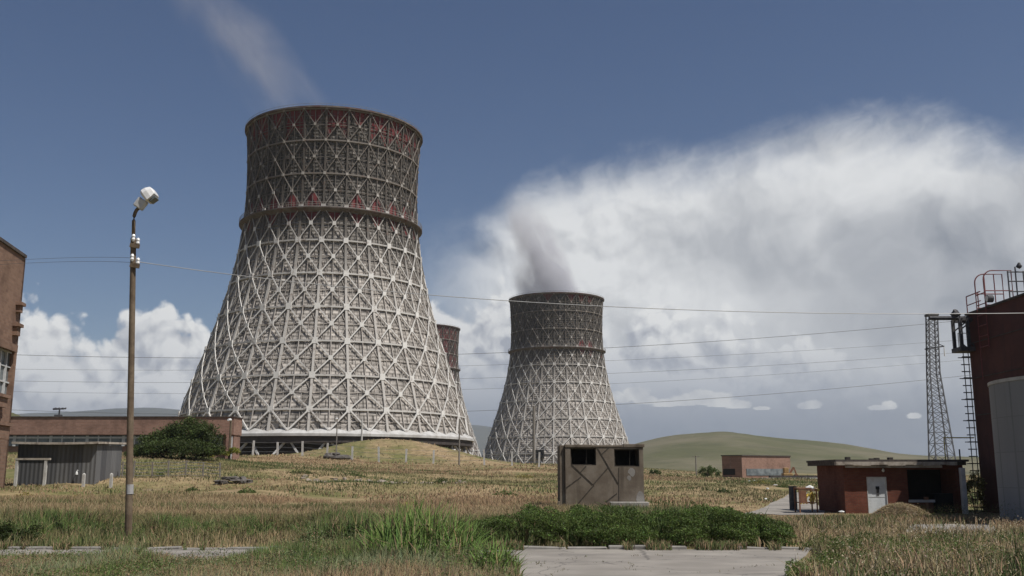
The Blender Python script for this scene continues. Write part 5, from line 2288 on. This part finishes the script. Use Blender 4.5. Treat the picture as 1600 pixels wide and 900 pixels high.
x, y = verge(125000)
n = len(x)
p1, p2 = fbm(x, y, 1.6, 4), fbm(x + 30, y, 3.5, 3)
lush = sstep(-.30, -.22, x / y) * sstep(-.03, -.07, x / y) * sstep(17, 19.3, y)
tall = sstep(-6.5, -4.0, x) * .4 + .5 + .75 * lush + .5 * np.exp(-((x / y + .375) / .028) ** 2) * sstep(18, 20, y)
isg = RNG.random(n) < np.clip(.62 + (p1 - .5) * 2.4 + .2 * lush, .05, .97)
ct = np.where(isg[:, None], np.where((p2 > .47)[:, None], jitter(GREY, .2, n), jitter(GREEN * 1.6, .25, n)), jitter(DRY, .25, n))
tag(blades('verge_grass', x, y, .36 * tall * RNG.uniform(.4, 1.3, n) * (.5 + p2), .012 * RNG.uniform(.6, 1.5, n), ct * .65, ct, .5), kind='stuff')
x, y = verge(75000)
n = len(x)
p1 = fbm(x + 7, y, 1.1, 4)
k = p1 > .43
x, y, p1 = x[k], y[k], p1[k]
n = len(x)
lush = sstep(-.30, -.22, x / y) * sstep(-.03, -.07, x / y) * sstep(17, 19.3, y)
tall = sstep(-6.5, -4.0, x) * .45 + .45 + .8 * lush
hz_ = RNG.beta(1.6, 1.3, n) * .42 * tall * (.4 + 1.3 * (p1 - .3) * 2)
col = np.where((RNG.random(n) < .22)[:, None], jitter(DRY, .25, n), np.where((fbm(x, y + 20, 2.2, 3) > .5)[:, None], jitter(GREY * 1.1, .22, n), jitter(GREEN * 1.9, .25, n)))
tag(leaves('verge_weeds', np.stack([x, y, hz_ + .01], 1), .042, col * .85, up=.1, aspect=.32), kind='stuff')

# right hand island: tall dry weeds with green clumps
ISL = [(6.95, 24.3), (6.4, 21.8), (5.4, 19.4), (4.65, 17.1), (4.0, 13.5), (14, 10), (26, 24), (26, 42), (17.5, 44), (13.5, 34)]


def island(n, y0=11, y1=44):
    x = RNG.uniform(3.5, 25, n)
    y = RNG.uniform(y0, y1, n)
    k = in_poly(x, y, ISL) & ~blocked(x, y)
    return x[k], y[k]


x, y = island(200000)
n = len(x)
p1, p2 = fbm(x, y * .8, 3.0, 4), fbm(x + 60, y, 6.0, 3)
gf = np.clip(.08 + (p1 - .48) * 4.5 + .15 * sstep(22, 15, y), .03, .9)
isg = RNG.random(n) < gf
ct = np.where(isg[:, None], np.where((p2 > .5)[:, None], jitter(GREEN, .25, n), jitter(OLIVE, .25, n)), np.where((RNG.random(n) < .3)[:, None], jitter(STRAW, .18, n), jitter(DRY, .22, n)))
p3 = fbm(x + 11, y, 1.1, 3)
h = .40 * RNG.uniform(.25, 1.5, n) ** 1.3 * np.clip(.15 + 2.6 * (p3 - .28), .15, 2) * (.5 + .8 * (p1 - .2)) * (.45 + .7 * sstep(28, 17, y)) * (1 - .45 * sstep(.33, .38, x / y) * sstep(22, 26, y))
tag(blades('tall_dry_grass', x, y, h, .016 * RNG.uniform(.6, 1.5, n) * (1 + .4 * sstep(22, 36, y)), ct * .75, ct, .6), kind='stuff')
x, y = island(110000)
p1 = fbm(x, y * .8, 3.0, 4)
k = p1 > .58
x, y, p1 = x[k], y[k], p1[k]
n = len(x)
hz_ = RNG.beta(1.7, 1.3, n) * .85 * (p1 - .38) * 2.2
col = np.where((RNG.random(n) < .3)[:, None], jitter(DRY * .9, .25, n), jitter(GREEN * 1.15, .28, n))
tag(leaves('island_weeds', np.stack([x, y, hz_ + .01], 1), .048, col * .9, up=.1, aspect=.32), kind='stuff')

# green weed clumps and pale seed heads standing in the dry grass of the island
PP, CC = [], []
for (px, py, h, r0) in ((1335, 868, .42, .75), (1290, 880, .3, .5), (1450, 880, .5, .9), (1510, 862, .4, .8), (1400, 850, .35, .6), (1360, 838, .35, .6), (1580, 885, .4, .7), (1240, 888, .22, .4), (1470, 845, .35, .8), (1300, 845, .35, .7), (1590, 840, .3, .8)):
    d = raydir(px, py + 14)
    t_ = -CAM_Z / d.z
    m = 1500
    a, r = RNG.uniform(0, 2 * np.pi, m), np.sqrt(RNG.random(m))
    xx, yy = d.x * t_ + np.cos(a) * r * r0, d.y * t_ + np.sin(a) * r * r0 * .8
    PP.append(np.stack([xx, yy, .02 + RNG.beta(1.5, 1.2, m) * h * (1.1 - r ** 2 * .7) * (.5 + fbm(xx, yy, .3, 2))], 1))
    CC.append(jitter(GREEN * RNG.uniform(1.1, 1.8), .25, m))
PP, CC = np.concatenate(PP), np.concatenate(CC)
k = ~in_poly(PP[:, 0], PP[:, 1], PAVE)
tag(leaves('green_weeds', PP[k], .055, CC[k], up=.1, aspect=.32), kind='stuff')
x, y = island(14000, 11, 32)
p3 = fbm(x + 11, y, 1.1, 3)
k = p3 > .46
x, y, p3 = x[k], y[k], p3[k]
n = len(x)
tag(leaves('seed_heads', np.stack([x, y, RNG.uniform(.18, .5, n) * (.5 + p3)], 1), .04, jitter(np.array((.46, .39, .27)), .18, n), up=0, aspect=.5), kind='stuff')

# weeds creeping over the kerb and out of the paving cracks
x = RNG.uniform(-13, 7.0, 26000)
y = 23.72 + np.abs(RNG.normal(0, .16, 26000)) * np.where(RNG.random(26000) < .75, 1, -1)
k = fbm(x, y * .3, .55, 3) > .53
x, y = x[k], y[k]
n = len(x)
ct = np.where((RNG.random(n) < .45)[:, None], jitter(DRY, .2, n), jitter(GREEN * 1.3, .25, n))
tag(blades('kerb_weeds', x, y, RNG.uniform(.06, .26, n), .016 * RNG.uniform(.6, 1.5, n), ct * .6, ct, .6, z=np.full(n, .01)), kind='stuff')
x = RNG.uniform(-.3, 6.2, 9000)
y = RNG.uniform(16.5, 23.6, 9000)
k = (np.abs(fbm(x, y, 1.6, 2) - .5) < .012) & in_poly(x, y, PAVE) & (fbm(x + 8, y, 2.0, 2) > .5)
x, y = x[k], y[k]
n = len(x)
ct = jitter(OLIVE, .25, n)
tag(blades('crack_weeds', x, y, RNG.uniform(.02, .07, n), .012 * RNG.uniform(.6, 1.5, n), ct * .6, ct, .9, z=np.full(n, .01)), kind='stuff')

# broad-leaved reeds at the pavement edge: two clumps one can point to
def reed_clump(label, cx, cy, rx, ry, n, h0, stray=.35):
    root = thing('reed_clump', (cx, cy, 0), label, 'reeds', 'bright green reeds at the pavement edge')
    a, r = RNG.uniform(0, 2 * np.pi, n), np.sqrt(RNG.random(n))
    x, y = cx + np.cos(a) * r * rx, cy + np.sin(a) * r * ry
    h = h0 * RNG.uniform(.45, 1.15, n) * (1.15 - .55 * r ** 2) * (.6 + .8 * fbm(x, y, .7, 2))
    ct = np.where((RNG.random(n) < .85)[:, None], jitter(FRESH, .22, n), jitter(DRY, .2, n))
    blades('blades', x, y, h, .034 * RNG.uniform(.7, 1.3, n), ct * .6, ct, stray, root, z=np.zeros(n), bend=.9)
    return root


reed_clump('broad bank of tall bright green reeds left of the pavement', -1.75, 19.2, 1.05, .95, 2400, 1.02)
reed_clump('small separate tuft of bright green reeds spilling over the pavement', -.28, 16.9, .42, .5, 520, .72, .55)

# green leafy band of plants behind the kerb (left and middle)
def green_band(n):
    x = RNG.uniform(-17, .5, n)
    y = RNG.uniform(24.3, 34, n)
    f = fbm(x, y * .6, 2.2, 4) + .17 * sstep(-8.5, -5, x) + .15 * sstep(-12.2, -13.5, x) - .16 * sstep(28, 25.2, y) * sstep(-3.5, -6, x) - .1 * np.exp(-((x + 10.5) / 1.6) ** 2)
    k = (f > .53) & ~blocked(x, y)
    return x[k], y[k], f[k]


x, y, f_ = green_band(150000)
n = len(x)
top_ = np.clip((f_ - .45) * 4, .25, 1.0) * (.35 + 1.0 * fbm(x + 5, y, .7, 3)) * .72
ct = np.where((RNG.random(n) < .12)[:, None], jitter(DRY, .25, n), np.where((fbm(x, y, 1.3, 2) > .5)[:, None], jitter(GREEN * 1.45, .28, n), jitter(OLIVE * 1.1, .28, n)))
tag(blades('tall_green_grass', x, y, top_ * RNG.uniform(.5, 1.25, n), .020 * RNG.uniform(.6, 1.6, n), ct * .65, ct, .4), kind='stuff')
x, y, f_ = green_band(90000)
n = len(x)
top_ = np.clip((f_ - .45) * 4, .25, 1.0) * (.35 + 1.0 * fbm(x + 5, y, .7, 3)) * .62
col = np.where((RNG.random(n) < .1)[:, None], jitter(DRY, .2, n), jitter(GREEN * 1.8, .3, n))
tag(leaves('leafy_undergrowth', np.stack([x, y, RNG.beta(1.7, 1.1, n) * top_], 1), .055, col, up=.1, aspect=.35), kind='stuff')
# small scrub tufts dotted over the meadow
cs = [(490, 792, 50), (300, 770, 72), (385, 776, 66), (640, 784, 55), (790, 772, 70), (1040, 782, 60), (1075, 790, 52), (560, 752, 92), (690, 760, 84), (250, 748, 82), (470, 757, 88), (930, 742, 120), (1130, 765, 85), (820, 752, 100), (120, 780, 60), (40, 778, 62), (1190, 762, 105), (1225, 766, 98), (740, 740, 125), (330, 735, 98)]
PP, CC = [], []
for (px, py, Y) in cs:
    cx_ = at(px, py, Y).x
    m = 420
    a, r = RNG.uniform(0, 2 * np.pi, m), np.sqrt(RNG.random(m))
    sx = RNG.uniform(.5, 1.5)
    xx, yy = cx_ + np.cos(a) * r * sx, Y + np.sin(a) * r * .6
    zz_ = ground(xx, yy) + RNG.beta(1.3, 1.5, m) * RNG.uniform(.3, .6) * (1.1 - r)
    PP.append(np.stack([xx, yy, zz_], 1))
    CC.append(jitter(GREEN * RNG.uniform(.8, 1.3) if RNG.random() < .75 else np.array((.26, .22, .06)), .25, m))
PP, CC = np.concatenate(PP), np.concatenate(CC)
tag(leaves('low_scrub', PP, .13, CC, up=.3), kind='stuff')


# hedges: rounded shrub heads grown into a row
def hedge(label, xs, y0, y1, hfun, n, size, name='hedge', cat='hedge', tint=GREEN):
    root = thing(name, ((xs[0] + xs[1]) / 2, (y0 + y1) / 2, 0), label, cat)
    x = RNG.uniform(xs[0], xs[1], n)
    y = RNG.uniform(y0, y1, n)
    v = RNG.random(n)
    ph = x * 4.1 + 1.3 * np.sin(x * 1.3) + .8 * np.sin(y * 1.7)
    dip = np.abs(np.sin(ph / 2)) ** .5
    hh = hfun(x) * (.66 + .55 * fbm(x, y, .55, 3)) * (.72 + .28 * dip)
    front = y0 + .75 * (1 - dip)
    across = sstep(0, 1, np.clip((y - front) / .55, 0, 1)) * (1 - np.clip((y - (y0 + y1) / 2) / ((y1 - y0) / 2), 0, 1) ** 3)
    hh = hh * (.45 + .55 * across)
    z = hh * (1 - (1 - v ** .5) * .95)
    # keep leaves near the skin and in clumps
    cl = fbm(x * 1.0 + z * 2.3, y + z * 1.7, .5, 3)
    k = (cl > .44) & (y > front) & ((z > hh * .45) | (y < y0 + .9) | (RNG.random(n) < .25))
    x, y, z, cl = x[k], y[k], z[k], cl[k]
    m = len(x)
    col = jitter(tint * 1.15, .3, m) * (.75 + 1.1 * (cl[:, None] - .4) * 2.2)
    yel = RNG.random(m) < .12
    col = np.where(yel[:, None], jitter(FRESH * 1.15, .2, m), col)
    leaves('foliage', np.stack([x, y, z + .02], 1), size, col, root, up=.1, aspect=.38)
    n = 4200
    x = RNG.uniform(xs[0], xs[1], n)
    y = RNG.uniform(y0 - .15, y1, n)
    h = hfun(x) * (.5 + .8 * fbm(x, y, .55, 3)) * RNG.uniform(.55, 1.28, n) * (.6 + .4 * sstep(y0 - .2, y0 + .5, y))
    k = (fbm(x + 3, y, .45, 2) > .42) & (y > y0 + .7)
    x, y, h = x[k], y[k], h[k] * .92
    ct = jitter(tint * 1.6, .25, len(x))
    blades('shoots', x, y, h, .03 * RNG.uniform(.6, 1.4, len(x)), ct * .5, ct, .3, root)
    return root


def hprof(x):
    return (.46 + .36 * sstep(-.9, .5, x)) * sstep(7.4, 5.9, x) * (.95 + .07 * np.sin(x * 2.9 + .6)) + .14


hedge('dense dark green hedge along the kerb before the concrete hut', (-1.4, 6.7), 23.95, 27.4, hprof, 240000, .052)


# shrubs and bushes with trunk, limbs and clumped leaf crown
def shrub(name, label, cat, lobes, n, size, tint, base, stems=4, group=None):
    root = thing(name, base, label, cat, group)
    P, C = [], []
    vol = sum(l[3] * l[4] * l[5] for l in lobes)
    for (cx, cy, czz, ax, ay, az) in lobes:
        m = int(n * ax * ay * az / vol)
        # sub-clumps inside the lobe
        nc = max(14, int(m / 130))
        d = RNG.normal(0, 1, (nc, 3))
        d /= np.linalg.norm(d, axis=1, keepdims=True)
        d[:, 2] = np.where(d[:, 2] < -.45, -d[:, 2], d[:, 2])
        rad_ = RNG.uniform(.45, 1.0, nc) ** .6
        ctr = d * rad_[:, None]
        w = RNG.integers(0, nc, m)
        pts = ctr[w] + RNG.normal(0, .13, (m, 3)) * (1 + .4 * RNG.random((m, 1)))
        tone = RNG.uniform(.65, 1.35, nc)[w]
        q = pts * np.array((ax, ay, az)) + np.array((cx, cy, czz))
        P.append(q)
        C.append(jitter(tint, .22, m) * tone[:, None])
    P, C = np.concatenate(P), np.concatenate(C)
    k = P[:, 2] > base[2] + .05
    leaves('foliage', P[k], size, C[k], root, up=.35)
    mb = MB()
    for s in range(stems):
        l = lobes[s % len(lobes)]
        b = Vector((base[0] + (l[0] - base[0]) * .5, base[1], base[2] - .15))
        t_ = Vector((l[0] + random.uniform(-.4, .4) * l[3], l[1] + random.uniform(-.4, .4) * l[4], l[2] + l[5] * random.uniform(.1, .5)))
        mid = b.lerp(t_, .5) + Vector((random.uniform(-.2, .2), random.uniform(-.2, .2), .1)) * l[5] * .4
        r0 = .035 * (l[5] + l[3])
        mb.tube([b, b.lerp(mid, .5), mid, t_], [r0, r0 * .8, r0 * .6, r0 * .25], 7)
    mb.build('trunk', M_bark, root)
    return root


def lobe(px, py, Y, rx, ry, dY=0.0, depth=None):
    q = at(px, py, Y + dY)
    s = Y / FPX
    return (q.x, q.y, q.z, rx * s, (depth or rx) * s, ry * s)


BY = 106.0
b_ = at(285, 714, BY)
shrub('bush', 'large dark green bush in front of the long brick building', 'bush',
      [lobe(238, 698, BY, 26, 19), lobe(262, 692, BY, 26, 24, 1), lobe(295, 684, BY, 34, 27), lobe(322, 692, BY, 26, 24, -1), lobe(330, 704, BY, 16, 12, -1.5), lobe(210, 706, BY, 16, 12), lobe(280, 704, BY, 54, 16, -1.5), lobe(235, 708, BY, 26, 12, -2), lobe(318, 707, BY, 26, 12, -2)],
      42000, .20, GREEN * .85, (b_.x, BY, gz(b_.x, BY)), 7)
b_ = at(362, 711, 110)
shrub('shrub', 'small yellow-green shrub beside the right end of the brick building', 'bush',
      [lobe(347, 708, 110, 10, 6), lobe(366, 706, 112, 9, 6), lobe(330, 712, 109, 9, 4)], 3500, .16, np.array((.20, .20, .035)), (b_.x, 110, gz(b_.x, 110)), 3)
for (px, py, Y, rx, ry, lab) in ((1107, 737, 212, 16, 10, 'round green bush standing left of the far brick building'),
                                 (1023, 740, 190, 9, 8, 'small green bush just right of the concrete hut'),
                                 (1055, 745, 200, 9, 4, 'flat low scrub between the two far round bushes')):
    q = at(px, py + ry, Y)
    shrub('bush', lab, 'bush', [lobe(px - rx * .3, py + 1, Y, rx * .7, ry), lobe(px + rx * .35, py + ry * .25, Y, rx * .65, ry * .8)], 3200, .26, GREEN * 1.1, (q.x, Y, gz(q.x, Y)), 3, 'bushes on the far field')
q = at(22, 848, 25.2)
shrub('shrub', 'low dark shrub by the kerb at the left edge', 'bush', [(q.x, 25.4, .22, .5, .5, .34), (q.x - .6, 25.6, .2, .4, .4, .25)], 3500, .06, GREEN * .6, (q.x, 25.4, 0), 4)
q = at(1520, 775, 57.5)
shrub('shrub', 'dry yellowish bush in the gap between brick hut and grey tank', 'bush', [(q.x, 57.3, .4, .55, .4, 1.0), (q.x + .2, 57.3, 1.3, .4, .35, .6)], 2600, .10, np.array((.17, .15, .045)), (q.x, 57.3, GZ), 3)
# straw heap before the hut: a low mound of cut hay
hg = gz(hx, hy)
sr = thing('hay_heap', (hx, hy, hg), 'pale heap of cut hay in front of the brick hut door', 'hay')
n = 5200
a, r = RNG.uniform(0, 2 * np.pi, n), np.sqrt(RNG.random(n))
zz_ = hg + .55 * (1 - r ** 2) * (.8 + .4 * RNG.random(n))
leaves('straw', np.stack([hx + np.cos(a) * r * 1.5, hy + np.sin(a) * r * 1.0, zz_], 1), .22, jitter(STRAW * .85, .18, n), sr, up=1.2, aspect=.12)
m_ = MB()
m_.rock((hx, hy, hg - .02), 1.25, .85, .42, 0, 4)
m_.build('heap_core', M_stone_pale, sr, smooth=True)

# ------------------------------------------------------------------ air
hzb = MB()
hzb.box((-7200, -400, -12), (7200, 6900, 620))
m = bpy.data.materials.new('air')
m.use_nodes = True
t = m.node_tree
t.nodes.clear()
out = t.nodes.new('ShaderNodeOutputMaterial')
pv = t.nodes.new('ShaderNodeVolumePrincipled')
pv.inputs['Color'].default_value = (.78, .85, .95, 1)
pv.inputs['Density'].default_value = 0.00008
pv.inputs['Anisotropy'].default_value = 0.2
t.links.new(pv.outputs[0], out.inputs['Volume'])
tag(hzb.build('haze', m), kind='stuff')
